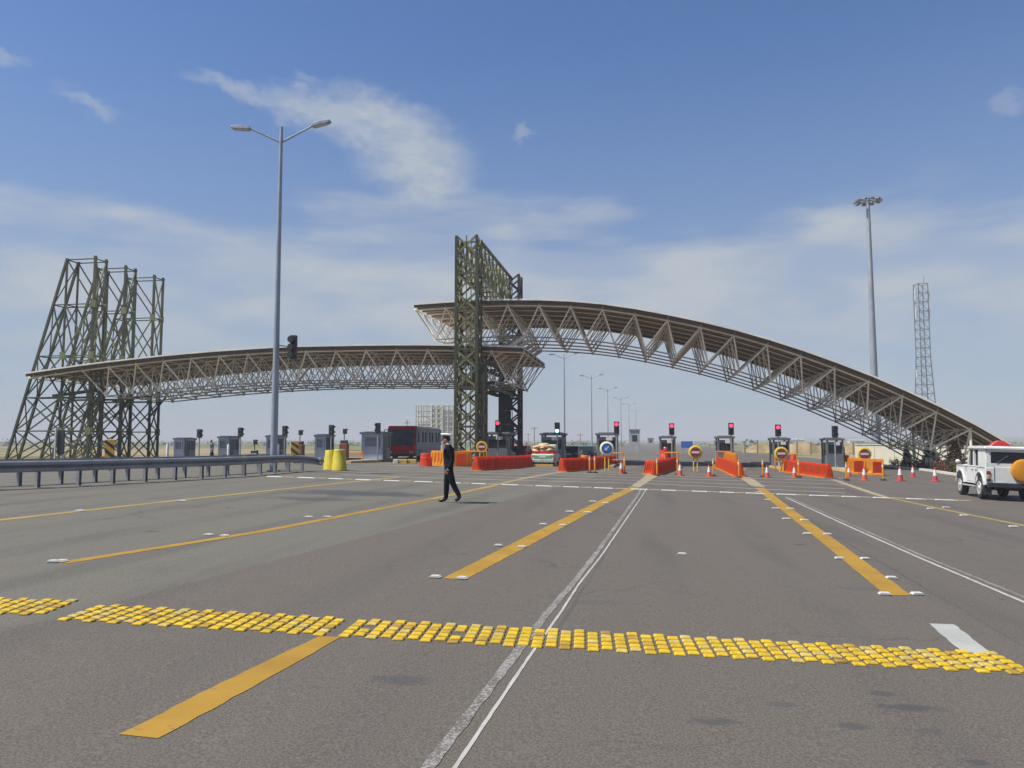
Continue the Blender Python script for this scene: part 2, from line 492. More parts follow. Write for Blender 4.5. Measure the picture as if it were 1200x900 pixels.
def paint_material(name, col, worn=0.5, thin=False, scale=14):
    """thermoplastic road paint that lets the asphalt through where it has worn off"""
    m = bpy.data.materials.new(name)
    m.use_nodes = True
    g = NT(m.node_tree)
    b = m.node_tree.nodes['Principled BSDF']
    tc = g.n('ShaderNodeTexCoord')
    v = tc.outputs['Object']
    n = g.noise(v, scale, 6, 0.7)
    n2 = g.noise(v, 1.3, 4, 0.6)
    n3 = g.noise(v, 60, 3, 0.7)
    c = g.mix(g.ramp(n2, 0.3, 0.7), tuple(k * 0.84 for k in col) + (1,), tuple(min(1, k * 1.08) for k in col) + (1,))
    w = g.m('ADD', g.m('ADD', g.m('MULTIPLY', n, 0.55), g.m('MULTIPLY', n2, 0.25)), g.m('MULTIPLY', n3, 0.2))
    lo = 0.80 - 0.42 * worn
    c = g.mix(g.ramp(w, lo, lo + 0.10, 0, 0.9), c, (0.088, 0.079, 0.069, 1))
    g.link(c, b.inputs['Base Color'])
    b.inputs['Roughness'].default_value = 0.75
    b.inputs['Specular IOR Level'].default_value = 0.3
    return m


def field_material():
    m = bpy.data.materials.new('field_earth_and_grass')
    m.use_nodes = True
    g = NT(m.node_tree)
    b = m.node_tree.nodes['Principled BSDF']
    tc = g.n('ShaderNodeTexCoord')
    v = tc.outputs['Object']
    n = g.noise(v, 0.02, 6, 0.6)
    n2 = g.noise(v, 0.35, 6, 0.65)
    n3 = g.noise(g.mapping(v, (0.003, 0.012, 1), rot=(0, 0, 0.2)), 1.0, 4, 0.5)
    earth = g.mix(g.ramp(n2, 0.3, 0.7), (0.21, 0.165, 0.105, 1), (0.31, 0.25, 0.165, 1))
    grass = g.mix(g.ramp(n2, 0.3, 0.7), (0.075, 0.085, 0.030, 1), (0.135, 0.145, 0.055, 1))
    c = g.mix(g.ramp(n, 0.42, 0.56), grass, earth)
    far = g.mix(g.ramp(n3, 0.42, 0.58), (0.085, 0.115, 0.04, 1), (0.21, 0.19, 0.11, 1))
    sep = g.n('ShaderNodeSeparateXYZ')
    g.link(v, sep.inputs[0])
    c = g.mix(g.ramp(sep.outputs[1], 160, 320), c, far)
    g.link(c, b.inputs['Base Color'])
    b.inputs['Roughness'].default_value = 0.95
    b.inputs['Specular IOR Level'].default_value = 0.1
    return m


MAT['asphalt'] = road_material()
MAT['line_yellow'] = paint_material('yellow_road_paint', (0.3075, 0.1786, 0.02232), 0.56)
MAT['line_yellow_worn'] = paint_material('worn_yellow_road_paint', (0.2912, 0.2072, 0.056), 0.55)
MAT['line_cream'] = paint_material('cream_road_paint', (0.2925, 0.2457, 0.158), 0.5)
MAT['line_white'] = paint_material('white_road_paint', (0.3432, 0.3494, 0.3245), 0.52)
MAT['line_white_worn'] = paint_material('worn_white_road_paint', (0.2884, 0.2822, 0.2633), 0.86, scale=40)
MAT['line_white_thin'] = paint_material('thin_white_road_paint', (0.372, 0.366, 0.342), 0.58)
MAT['rumble'] = paint_material('pale_rumble_paint', (0.272, 0.2584, 0.2244), 0.55)
MAT['field'] = field_material()
MAT['stud_yellow'] = M('yellow_stud_plastic', (0.52, 0.345, 0.016), 0.6, 0, 0.16, 9, dirt=(0.16, 0.12, 0.05), dirt_amt=0.55, coord='World', spec=.3)
MAT['stud_pale'] = M('faded_yellow_stud_plastic', (0.46, 0.345, 0.085), 0.65, 0, 0.16, 9, dirt=(0.2, 0.16, 0.08), dirt_amt=0.55, coord='World', spec=.3)
MAT['stud_amber'] = M('scuffed_yellow_stud_plastic', (0.36, 0.22, 0.03), 0.65, 0, 0.2, 9, dirt=(0.1, 0.08, 0.05), dirt_amt=0.7, coord='World', spec=.3)
MAT['stud_white'] = M('white_stud', (0.4992, 0.4928, 0.4608), 0.45, 0, 0.06, 5)


# ------------------------------------------------------------------ mesh building
class MB:
    def __init__(s):
        s.v, s.f, s.k = [], [], []

    def add(s, vs, fs, k=0, X=None):
        o = len(s.v)
        for p in vs:
            p = Vector(p)
            s.v.append(X @ p if X is not None else p)
        for f in fs:
            s.f.append([i + o for i in f])
            s.k.append(k)
        return s

    def box(s, c, d, k=0, X=None, taper=1.0):
        cx, cy, cz = c
        a, b, h = d[0] / 2, d[1] / 2, d[2] / 2
        t = taper
        vs = [(cx - a, cy - b, cz - h), (cx + a, cy - b, cz - h), (cx + a, cy + b, cz - h), (cx - a, cy + b, cz - h),
              (cx - a * t, cy - b * t, cz + h), (cx + a * t, cy - b * t, cz + h), (cx + a * t, cy + b * t, cz + h), (cx - a * t, cy + b * t, cz + h)]
        return s.add(vs, [(0, 3, 2, 1), (4, 5, 6, 7), (0, 1, 5, 4), (1, 2, 6, 5), (2, 3, 7, 6), (3, 0, 4, 7)], k, X)

    def bar(s, p0, p1, r, n=6, k=0, r1=None, caps=True):
        p0, p1 = Vector(p0), Vector(p1)
        r1 = r if r1 is None else r1
        d = p1 - p0
        q = d.to_track_quat('Z', 'Y').to_matrix()
        vs = []
        for (p, rr) in ((p0, r), (p1, r1)):
            for i in range(n):
                t = 2 * pi * (i + .5) / n
                vs.append(p + q @ Vector((cos(t) * rr, sin(t) * rr, 0)))
        fs = [(i, (i + 1) % n, n + (i + 1) % n, n + i) for i in range(n)]
        if caps:
            fs += [tuple(range(n - 1, -1, -1)), tuple(range(n, 2 * n))]
        return s.add(vs, fs, k)

    def tube(s, pts, r, n=6, k=0):
        for a, b in zip(pts[:-1], pts[1:]):
            s.bar(a, b, r, n, k)
        return s

    def lathe(s, prof, n=16, k=0, c=(0, 0, 0), X=None):
        vs, fs = [], []
        for (r, z) in prof:
            for i in range(n):
                t = 2 * pi * i / n
                vs.append((c[0] + r * cos(t), c[1] + r * sin(t), c[2] + z))
        for j in range(len(prof) - 1):
            for i in range(n):
                fs.append((j * n + i, j * n + (i + 1) % n, (j + 1) * n + (i + 1) % n, (j + 1) * n + i))
        fs.append(tuple(range(n - 1, -1, -1)))
        fs.append(tuple(range((len(prof) - 1) * n, len(prof) * n)))
        return s.add(vs, fs, k, X)

    def prism(s, prof, axis, a, b, k=0, X=None):
        """a closed 2-D outline pulled along an axis; x: (y,z), y: (x,z), z: (x,y)"""
        n = len(prof)
        mk = {'x': lambda p, t: (t, p[0], p[1]), 'y': lambda p, t: (p[0], t, p[1]), 'z': lambda p, t: (p[0], p[1], t)}[axis]
        vs = [mk(p, a) for p in prof] + [mk(p, b) for p in prof]
        fs = [(i, (i + 1) % n, n + (i + 1) % n, n + i) for i in range(n)] + [tuple(range(n - 1, -1, -1)), tuple(range(n, 2 * n))]
        return s.add(vs, fs, k, X)

    def quad(s, a, b, c, d, k=0):
        return s.add([a, b, c, d], [(0, 1, 2, 3)], k)

    def ball(s, c, r, n=12, m=8, k=0, sc=(1, 1, 1)):
        prof = [(max(1e-4, sin(pi * j / m)) * r, -cos(pi * j / m) * r) for j in range(m + 1)]
        X = Matrix.Translation(c) @ Matrix.Diagonal((sc[0], sc[1], sc[2], 1))
        return s.lathe(prof, n, k, X=X)

    def build(s, name, mats, parent=None, loc=None, smooth=False, bevel=0.0, segs=1, fix=True):
        me = bpy.data.meshes.new(name)
        me.from_pydata([tuple(p) for p in s.v], [], s.f)
        if not isinstance(mats, (list, tuple)):
            mats = [mats]
        for m in mats:
            me.materials.append(m)
        for p, k in zip(me.polygons, s.k):
            p.material_index = k
        if fix or bevel:
            bm = bmesh.new()
            bm.from_mesh(me)
            bmesh.ops.recalc_face_normals(bm, faces=bm.faces)
            if bevel:
                es = [e for e in bm.edges if len(e.link_faces) == 2 and e.calc_face_angle(0) > 0.5]
                bmesh.ops.bevel(bm, geom=es, offset=bevel, segments=segs, affect='EDGES', clamp_overlap=True)
            bm.to_mesh(me)
            bm.free()
        if smooth:
            for p in me.polygons:
                p.use_smooth = True
            try:
                me.set_sharp_from_angle(angle=radians(38))
            except Exception:
                pass
        o = bpy.data.objects.new(name, me)
        COL.objects.link(o)
        if parent is not None:
            o.parent = parent
        if loc is not None:
            o.location = loc
        return o


def tag(o, label=None, cat=None, group=None, kind=None):
    if label:
        o['label'] = label
    if cat:
        o['category'] = cat
    if group:
        o['group'] = group
    if kind:
        o['kind'] = kind
    return o


def thing(name, label, cat, loc=(0, 0, 0), rz=0.0, group=None):
    o = bpy.data.objects.new(name, None)
    o.empty_display_size = 0.3
    COL.objects.link(o)
    o.location = loc
    o.rotation_euler = (0, 0, rz)
    return tag(o, label, cat, group)


def kids(o):
    return [c for c in bpy.data.objects if c.parent == o]


def copy_tree(o, parent=None, table=None):
    if table is None:
        table = {}
        for c in bpy.data.objects:
            if c.parent is not None:
                table.setdefault(c.parent, []).append(c)
    c = o.copy()
    COL.objects.link(c)
    if parent is not None:
        c.parent = parent
    for ch in table.get(o, []):
        copy_tree(ch, c, table)
    return c


def place(proto, used, loc, rz, label, group=None):
    """first use moves the prototype itself, later uses copy it with its parts"""
    o = proto if not used.get(proto.name) else copy_tree(proto)
    used[proto.name] = True
    o.location = loc
    o.rotation_euler = (0, 0, rz)
    o['label'] = label
    if group:
        o['group'] = group
    return o


USED = {}
_unit = {}


def unit_bar(mat, square=False):
    key = (mat.name, square)
    if key not in _unit:
        mb = MB()
        if square:
            mb.box((0, 0, 0.5), (2, 2, 1))
        else:
            mb.bar((0, 0, 0), (0, 0, 1), 1.0, 8)
        o = mb.build('bar', mat, smooth=not square)
        _unit[key] = o.data
        bpy.data.objects.remove(o)
    return _unit[key]


def bar_part(name, p0, p1, r, mat, parent, square=False, r2=None):
    """one straight member as an object of its own; all members of a material share one mesh"""
    p0, p1 = Vector(p0), Vector(p1)
    o = bpy.data.objects.new(name, unit_bar(mat, square))
    COL.objects.link(o)
    d = p1 - p0
    o.parent = parent
    o.rotation_mode = 'QUATERNION'
    o.location = p0
    o.rotation_quaternion = d.to_track_quat('Z', 'Y')
    o.scale = (r, r2 or r, d.length)
    return o


def sheet(name, mat, u_vals, v_vals, dz, parent=None, kind='structure', zfun=None):
    mb = MB()
    nu = len(u_vals)
    for v in v_vals:
        for u in u_vals:
            x, y = xy(u, v)
            z = Guv(u, v) + dz
            if zfun:
                z += zfun(x, y)
            mb.v.append(Vector((x, y, z)))
    for j in range(len(v_vals) - 1):
        for i in range(nu - 1):
            a = j * nu + i
            mb.f.append([a, a + 1, a + nu + 1, a + nu])
            mb.k.append(0)
    o = mb.build(name, mat, parent, fix=False)
    if kind:
        o['kind'] = kind
    return o


# ------------------------------------------------------------------ ground, roads
def frange(a, b, n):
    return [a + (b - a) * i / n for i in range(n + 1)]


def hill_z(x, y):
    """land swells gently far away"""
    d = sqrt(x * x + y * y)
    t = max(0.0, min(1.0, (d - 900) / 2600))
    az = math.degrees(atan2(x, y))
    k = 6 + 16 * max(0, min(1, (az - 5) / 26)) + 4 * sin(az * 0.31) + 2.5 * sin(az * 0.83 + 1)
    return t * t * (3 - 2 * t) * max(0, k)


us = [-9000, -5000, -2500, -1200, -600, -300, -150, -80] + frange(-50, U0, 6) + frange(U0, U1, 24)[1:] + [50, 80, 150, 300, 600, 1200, 2500, 5000, 9000]
vs = [-60, -30, 0, 33] + frange(33, 60, 9)[1:] + [85, 110] + frange(110, 260, 6)[1:] + [340, 500, 700, 900, 1100, 1300, 1600, 2000, 2500, 3000, 3600, 4500, 6000, 9000]
sheet('ground', MAT['field'], us, vs, -0.06, zfun=hill_z)

road = sheet('road', MAT['asphalt'], frange(-47, U0, 3) + frange(U0, 17.5, 24)[1:], [-30, 0, 20] + frange(33, 60, 18) + [75, 90, 110], 0.0)
far_road = sheet('far_road', MAT['asphalt'], [-34, -27, U0, -10, 0, 9, 14], [110] + frange(110, 260, 8)[1:] + [400, 600, 800, 1000], 0.01)


def strip(name, pts, w, mat, dz=0.004, parent=road, w1=None):
    """a flat band on the road following ground points"""
    mb = MB()
    P = []
    rj = random.Random(len(pts) * 7 + int(pts[0].x * 100))
    for a, b in zip(pts[:-1], pts[1:]):
        n = max(1, int((b - a).length / (0.12 if a.y < 22 else 1.0)))
        for i in range(n):
            P.append(a.lerp(b, i / n))
    P.append(pts[-1])
    N = len(P)
    for i, p in enumerate(P):
        a, b = P[max(0, i - 1)], P[min(N - 1, i + 1)]
        d = (b - a)
        d.z = 0
        d.normalize()
        s = Vector((d.y, -d.x, 0))
        ww = w if w1 is None else w + (w1 - w) * i / (N - 1)
        for sg_ in (-1, 1):
            q = p + s * sg_ * (ww / 2 + rj.uniform(-.5, .5) * min(.016, ww * .22))
            mb.v.append(ground(q.x, q.y, dz))
    for i in range(N - 1):
        mb.f.append([2 * i, 2 * i + 1, 2 * i + 3, 2 * i + 2])
        mb.k.append(0)
    return mb.build(name, mat, parent, fix=False)


def quad_strip(name, left, right, mat, dz=0.004, parent=road):
    mb = MB()
    rj = random.Random(int(left[0][0]))
    LP, RP = [gp(*q) for q in left], [gp(*q) for q in right]
    Lq, Rq = [], []
    for i in range(len(LP) - 1):
        n = max(1, int((LP[i + 1] - LP[i]).length / (0.12 if LP[i].y < 22 else 1.0)))
        for k in range(n):
            Lq.append(LP[i].lerp(LP[i + 1], k / n))
            Rq.append(RP[i].lerp(RP[i + 1], k / n))
    Lq.append(LP[-1])
    Rq.append(RP[-1])
    for l_, r_ in zip(Lq, Rq):
        d = (r_ - l_).normalized()
        for q, sg_ in ((l_, -1), (r_, 1)):
            q = q + d * sg_ * rj.uniform(-.5, .5) * .018
            mb.v.append(ground(q.x, q.y, dz))
    for i in range(len(Lq) - 1):
        mb.f.append([2 * i, 2 * i + 1, 2 * i + 3, 2 * i + 2])
        mb.k.append(0)
    return mb.build(name, mat, parent, fix=False)


quad_strip('lane_line', [(140, 861), (260, 800), (374, 746)], [(186, 866), (296, 805), (400, 747)], MAT['line_yellow'])
quad_strip('lane_line', [(519, 678), (620, 627), (700, 588), (740, 570)], [(546, 679), (640, 629), (713, 589), (750, 571)], MAT['line_yellow'])
quad_strip('lane_line', [(1038, 698), (968, 640), (915, 597), (885, 572)], [(1068, 698), (989, 640), (929, 597), (896, 572)], MAT['line_yellow'])
strip('lane_line', [gp(72, 660), gp(300, 624), gp(510, 584)], 0.20, MAT['line_yellow'])
strip('lane_line', [gp(510, 584), gp(575, 570), gp(612, 561)], 0.24, MAT['line_yellow_worn'])
strip('lane_line', [gp(-40, 614), gp(130, 595), gp(250, 582), gp(400, 566), gp(470, 559)], 0.22, MAT['line_yellow_worn'])
strip('lane_line', [gp(1215, 619), gp(1110, 598), gp(1035, 582)], 0.20, MAT['line_yellow_worn'])
strip('lane_line', [gp(1035, 582), gp(1005, 572), gp(976, 562)], 0.32, MAT['line_cream'])
strip('lane_line', [gp(612, 561), gp(640, 556), gp(660, 553)], 0.30, MAT['line_cream'])
quad_strip('lane_line', [(738, 571), (752, 561), (758, 556)], [(750, 571), (762, 563), (772, 557)], MAT['line_cream'])
quad_strip('lane_line', [(882, 570), (868, 561), (862, 558)], [(897, 571), (884, 562), (876, 558)], MAT['line_cream'])
strip('edge_line', [gp(490, 915), gp(604, 767), gp(643, 717), gp(669.5, 686), gp(697, 651), gp(747, 581), gp(752, 572)], 0.08, MAT['line_white_worn'])
strip('edge_line', [gp(523, 915), gp(625, 763), gp(657, 718), gp(677.5, 686), gp(705, 651), gp(752.5, 581), gp(758, 572)], 0.028, MAT['line_white_thin'])
strip('edge_line', [gp(1215, 706), gp(1080, 651), gp(1000, 616), gp(925, 583)], 0.07, MAT['line_white_worn'])
strip('edge_line', [gp(1215, 712), gp(1078, 654), gp(997, 618), gp(921, 583)], 0.06, MAT['line_white_thin'])
quad_strip('dash_line', [(1089, 731), (1108, 748), (1128, 765)], [(1118, 732), (1140, 749), (1163, 766)], MAT['line_white'])
strip('edge_line', [gp(455, 546), gp(610, 541)], 0.5, MAT['line_cream'])
# transverse rumble bands before the booths
for (ya, yb) in ((565.5, 578), (562, 573), (558.5, 568), (555.6, 564), (553, 560.5)):
    strip('rumble_band', [gp(400, ya - 9), gp(480, ya - 6), gp(600, ya - 2.5), gp(760, ya + 1.5), gp(990, yb)], 0.34, MAT['rumble'], dz=0.009)

# white reflective studs along the yellow lines
sm = MB()
sm.prism([(-0.075, 0), (0.075, 0), (0.05, 0.022), (-0.05, 0.022)], 'x', -0.05, 0.05)
stud0 = sm.build('road_stud', MAT['stud_white'], road)
studs = [(510, 677), (541, 678.5), (583.5, 640), (611, 641.5), (636, 615), (659, 616), (667, 600), (688, 601), (694, 588), (709, 590),
         (909, 596), (926, 596.5), (922, 608.5), (943, 610), (946, 626), (970, 626.5), (984, 655), (1014, 655.5), (1045, 678), (1037, 697), (1075, 697),
         (799, 650), (62, 659), (72, 658.5), (244, 627.5), (263, 628.5), (361, 606.5), (383, 606.5), (93, 599), (212, 587.5), (1091, 596.5), (1109, 595),
         (1130, 604.5), (1188, 617.5), (900, 586), (889, 577), (721, 579)]
for i, (px, py) in enumerate(studs):
    o = stud0 if i == 0 else stud0.copy()
    if i:
        COL.objects.link(o)
        o.parent = road
    p = gp(px, py)
    o.location = p + Vector((0, 0, 0.010))
    o.rotation_euler = (0, 0, pi / 2 - 0.2 + random.uniform(-.15, .15))
    k = min(1.5, max(1.0, p.y / 14))
    o.scale = (1.0 * k, 1.05 * k, 1.0)

# ------------------------------------------------------------------ near speed hump: rows of staggered plastic blocks
HU = (gp(1200, 779) - gp(0, 712))
HU.z = 0
HU.normalize()
HV = Vector((-HU.y, HU.x, 0))
bmk = MB()
bmk.box((0, 0, 0.010), (0.108, 0.090, 0.020), taper=0.82)
blk = bmk.build('block', MAT['stud_yellow'], bevel=0.006)
blk_me = {}
for k in ('stud_yellow', 'stud_pale', 'stud_amber', 'stud_white'):
    d = blk.data.copy()
    d.materials[0] = MAT[k]
    blk_me[k] = d
bpy.data.objects.remove(blk)


def hump(label, pa, pb, rows, skip=()):
    """a hump section between two ground points on its near edge"""
    a, b = gp(*pa), gp(*pb)
    root = thing('speed_hump', label, 'speed hump', a, 0, 'yellow block speed hump sections across the road')
    dr = (b - a)
    L = dr.length
    dr.normalize()
    nv = Vector((-dr.y, dr.x, 0)).normalized()
    ncol = int(L / 0.127)
    for i in range(ncol):
        for j in range(rows):
            if (i, j) in skip or random.random() < 0.006:
                continue
            q = a + dr * ((i + .5) * 0.127) + nv * (j * 0.136 + (0.068 if i % 2 else 0.0) + 0.05 + random.uniform(-.006, .006))
            z = G(q.x, q.y)
            r = random.random()
            near_edge = (j == 0)
            mk = 'stud_yellow' if r < (0.74 if not near_edge else .86) else ('stud_pale' if r < .95 else 'stud_amber')
            if (i, j) == (9999, 0):
                mk = 'stud_white'
            o = bpy.data.objects.new('block', blk_me[mk])
            COL.objects.link(o)
            o.parent = root
            o.location = (q.x - a.x, q.y - a.y, z - a.z)
            o.rotation_euler = (0, math.asin(max(-.1, min(.1, 0.03))), atan2(dr.y, dr.x) + random.uniform(-.03, .03))
    return root


hump('short yellow block hump section at the left edge of the road', (-75, 719), (52, 722), 5)
hump('yellow block hump section between the left gap and the yellow lane line', (64, 727.5), (393, 747), 5)
hump('long yellow block hump section crossing the white line to the right edge', (394, 747), (1235, 793.5), 5)

# far row of flat white and yellow studs
fa, fb = gp(312, 558.5), gp(1132, 587)
fdir = (fb - fa)
FL = fdir.length
fdir.normalize()
row = thing('stud_row', 'thin far row of alternating white and yellow blocks across all lanes', 'stud row', fa)
fb_m = {}
for k in ('stud_white', 'line_cream'):
    q = MB()
    q.box((0, 0, 0.014), (1.0, 0.24, 0.026), taper=0.85)
    o = q.build('block', MAT[k], bevel=0.008)
    fb_m[k] = o.data
    bpy.data.objects.remove(o)
s, i = 0.0, 0
while s < FL:
    w = random.uniform(0.62, 0.85) if i % 2 == 0 else random.uniform(0.35, 0.6)
    q = fa + fdir * (s + w / 2)
    o = bpy.data.objects.new('block', fb_m['stud_white' if i % 2 == 0 else 'line_cream'])
    COL.objects.link(o)
    o.parent = row
    o.location = (q.x - fa.x, q.y - fa.y, G(q.x, q.y) - fa.z)
    o.rotation_euler = (0, 0.03, atan2(fdir.y, fdir.x))
    o.scale = (w * 0.94, 1, 1)
    s += w
    i += 1

# ------------------------------------------------------------------ toll islands and kerbs
def poly_block(name, pts, h, mat, parent=None, side=None, base=-0.02):
    """a raised slab whose outline follows ground points"""
    mb = MB()
    n = len(pts)
    for p in pts:
        mb.v.append(ground(p.x, p.y, base))
    for p in pts:
        mb.v.append(ground(p.x, p.y, h))
    for i in range(n):
        j = (i + 1) % n
        mb.f.append([i, j, n + j, n + i])
        mb.k.append(1 if side else 0)
    mb.f.append(list(range(n, 2 * n)))
    mb.k.append(0)
    return mb.build(name, [mat, side] if side else mat, parent)


def island(nose, r_c, half, a0, a1, kind='structure'):
    """long toll island running along the road"""
    c0, c1 = tollg(r_c - half, a0), tollg(r_c + half, a0)
    d0, d1 = tollg(r_c - half, a1), tollg(r_c + half, a1)
    o = poly_block('toll_island', [nose, c1, d1, d0, c0] if nose else [c0, c1, d1, d0], 0.16, MAT['concrete'], side=MAT['kerb_yellow'])
    o['kind'] = kind
    return o


def r_of(px, a):
    p = plane_hit(px, 518, a)
    return (p - TO).dot(TR)


BOOTH_A = -3.6
ISL = []
for px in (212, 264, 320, 377, 438, 585, 649, 712, 782, 849, 913, 975):
    ISL.append(r_of(px, BOOTH_A))
for r in ISL:
    island(None, r, 0.75, -10.5, 7.5)

# right-hand kerb with planting strip
kp = [xy(17.6, v) for v in (-30, 0, 33, 38, 43, 48, 52, 56, 60, 70, 85)]
kb = MB()
for i, (x, y) in enumerate(kp):
    for (du, h) in ((0, -.02), (0, .14), (.2, .14), (.2, -.02)):
        qx, qy = x + RU.x * du, y + RU.y * du
        kb.v.append(ground(qx, qy, h))
for i in range(len(kp) - 1):
    for j in range(4):
        a, b = i * 4 + j, i * 4 + (j + 1) % 4
        kb.f.append([a, b, b + 4, a + 4])
        kb.k.append(0)
kb.build('kerb', MAT['kerb_white'])['kind'] = 'structure'


# ------------------------------------------------------------------ arched canopies: double-layer space frames
def profile(pix, a):
    """(r, z) of a canopy's front edge from its outline, at depth a of the toll frame"""
    out = []
    for (px, py) in pix:
        p = plane_hit(px, py, a)
        out.append(((p - TO).dot(TR), p.z))
    return out


def resample(pr, n):
    L = [0.0]
    for a, b in zip(pr[:-1], pr[1:]):
        L.append(L[-1] + math.hypot(b[0] - a[0], b[1] - a[1]))
    res = []
    for i in range(n + 1):
        s = L[-1] * i / n
        k = max(j for j in range(len(L)) if L[j] <= s + 1e-6)
        k = min(k, len(pr) - 2)
        t = (s - L[k]) / (L[k + 1] - L[k])
        res.append((pr[k][0] + t * (pr[k + 1][0] - pr[k][0]), pr[k][1] + t * (pr[k + 1][1] - pr[k][1])))
    return res, L[-1]


def smooth_profile(pr, it=6):
    pr, _ = resample(pr, 60)
    for _ in range(it):
        pr = [pr[0]] + [(pr[i][0], (pr[i - 1][1] + 2 * pr[i][1] + pr[i + 1][1]) / 4) for i in range(1, len(pr) - 1)] + [pr[-1]]
    return pr


def canopy(name, label, pix, nbay, half=6.5, depth=2.35, skip_lo=0, skip_hi=0):
    pr = smooth_profile(profile(pix, -half))
    # the outline is the roof's top edge; the frame hangs beneath it
    top, Ltot = resample(pr, nbay)
    base = toll(top[nbay // 2][0], 0, 0)
    base.z = G(base.x, base.y)
    root = thing(name, label, 'canopy', base)

    def loc(r, a, z):
        return toll(r, a, z) - base

    def nrm(i):
        a, b = top[max(0, i - 1)], top[min(nbay, i + 1)]
        d = Vector((b[0] - a[0], b[1] - a[1])).normalized()
        return Vector((d.y, -d.x)) if d.x < 0 else Vector((d.y, -d.x))
    rows = 5
    A = [-half + 0.45 + (2 * half - 0.9) * j / rows for j in range(rows + 1)]
    AB = [(A[j] + A[j + 1]) / 2 for j in range(rows)]
    # frame nodes
    T = []
    for i in range(nbay + 1):
        n = nrm(i)
        r, z = top[i][0] + n.x * 0.44, top[i][1] + n.y * 0.44
        T.append((r, z))
    B = []
    for i in range(nbay):
        n = (nrm(i) + nrm(i + 1)).normalized()
        r, z = (top[i][0] + top[i + 1][0]) / 2 + n.x * (0.44 + depth), (top[i][1] + top[i + 1][1]) / 2 + n.y * (0.44 + depth)
        B.append((r, z))
    ok = [skip_lo <= i < nbay - skip_hi for i in range(nbay)]
    # roof: sheets, soffit boards, edge fascia, one of each per bay
    for i in range(nbay):
        n0, n1 = nrm(i), nrm(i + 1)
        (r0, z0), (r1, z1) = top[i], top[i + 1]
        g0, g1 = 0.012, -0.012
        dr, dzz = r1 - r0, z1 - z0
        Ln = math.hypot(dr, dzz)
        ra, za, rb, zb = r0 + dr / Ln * g0, z0 + dzz / Ln * g0, r1 + dr / Ln * g1, z1 + dzz / Ln * g1
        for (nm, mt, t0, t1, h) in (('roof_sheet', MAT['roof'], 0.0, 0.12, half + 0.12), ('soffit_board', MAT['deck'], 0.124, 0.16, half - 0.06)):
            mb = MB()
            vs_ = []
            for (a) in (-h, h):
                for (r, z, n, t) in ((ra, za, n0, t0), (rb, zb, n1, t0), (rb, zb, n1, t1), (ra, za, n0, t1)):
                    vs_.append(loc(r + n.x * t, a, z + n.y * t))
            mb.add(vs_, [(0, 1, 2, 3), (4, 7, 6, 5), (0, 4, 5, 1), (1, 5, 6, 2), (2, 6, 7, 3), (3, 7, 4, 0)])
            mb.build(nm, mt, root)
        for a in (-half, half):
            mb = MB()
            vs_ = []
            for aa in (a - 0.035, a + 0.035):
                for (r, z, n, t) in ((ra, za, n0, 0.125), (rb, zb, n1, 0.125), (rb, zb, n1, 0.33), (ra, za, n0, 0.33)):
                    vs_.append(loc(r + n.x * t, aa, z + n.y * t))
            mb.add(vs_, [(0, 1, 2, 3), (4, 7, 6, 5), (0, 4, 5, 1), (1, 5, 6, 2), (2, 6, 7, 3), (3, 7, 4, 0)])
            mb.build('fascia', MAT['fascia'], root)
    # purlins under the soffit, running along the arch
    for j in range(9):
        a = -half + 0.9 + (2 * half - 1.8) * j / 8
        mb = MB()
        for i in range(nbay):
            n0, n1 = nrm(i), nrm(i + 1)
            p0 = loc(top[i][0] + n0.x * 0.26, a, top[i][1] + n0.y * 0.26)
            p1 = loc(top[i + 1][0] + n1.x * 0.26, a, top[i + 1][1] + n1.y * 0.26)
            mb.bar(p0, p1, 0.10, 4)
        mb.build('purlin', MAT['purlin'], root)
    # front face members: each an object of its own
    for i in range(nbay):
        bar_part('top_chord', loc(T[i][0], A[0], T[i][1]), loc(T[i + 1][0], A[0], T[i + 1][1]), 0.07, MAT['tube'], root)
        if ok[i]:
            bp = loc(B[i][0], AB[0], B[i][1])
            bar_part('brace', loc(T[i][0], A[0], T[i][1]), bp, 0.066, MAT['tube'], root)
            bar_part('brace', loc(T[i + 1][0], A[0], T[i + 1][1]), bp, 0.066, MAT['tube'], root)
    for j in range(rows):
        for i in range(nbay - 1):
            if ok[i] and ok[i + 1]:
                bar_part('bottom_chord', loc(B[i][0], AB[j], B[i][1]), loc(B[i + 1][0], AB[j], B[i + 1][1]), 0.058, MAT['tube_shaded'], root)
    # everything deeper inside the frame
    mb = MB()
    for j in range(rows + 1):
        for i in range(nbay + 1):
            if j and i < nbay:
                mb.bar(loc(T[i][0], A[j], T[i][1]), loc(T[i + 1][0], A[j], T[i + 1][1]), 0.055, 5)
            if j < rows:
                mb.bar(loc(T[i][0], A[j], T[i][1]), loc(T[i][0], A[j + 1], T[i][1]), 0.05, 5)
            # short posts up to the purlins
            n = nrm(i)
            mb.bar(loc(T[i][0], A[j], T[i][1]), loc(top[i][0] + n.x * 0.2, A[j], top[i][1] + n.y * 0.2), 0.05, 5)
    for j in range(rows):
        for i in range(nbay):
            if not ok[i]:
                continue
            b = loc(B[i][0], AB[j], B[i][1])
            for (ii, jj) in ((i, j), (i + 1, j), (i, j + 1), (i + 1, j + 1)):
                if jj == 0:
                    continue
                mb.bar(loc(T[ii][0], A[jj], T[ii][1]), b, 0.046, 5)
            if j < rows - 1:
                mb.bar(b, loc(B[i][0], AB[j + 1], B[i][1]), 0.05, 5)
    o = mb.build('inner_member', MAT['tube'], root)
    o['kind'] = 'stuff'
    mb = MB()
    for j in range(rows):
        for i in range(nbay):
            if ok[i]:
                mb.ball(loc(B[i][0], AB[j], B[i][1]), 0.12, 8, 6)
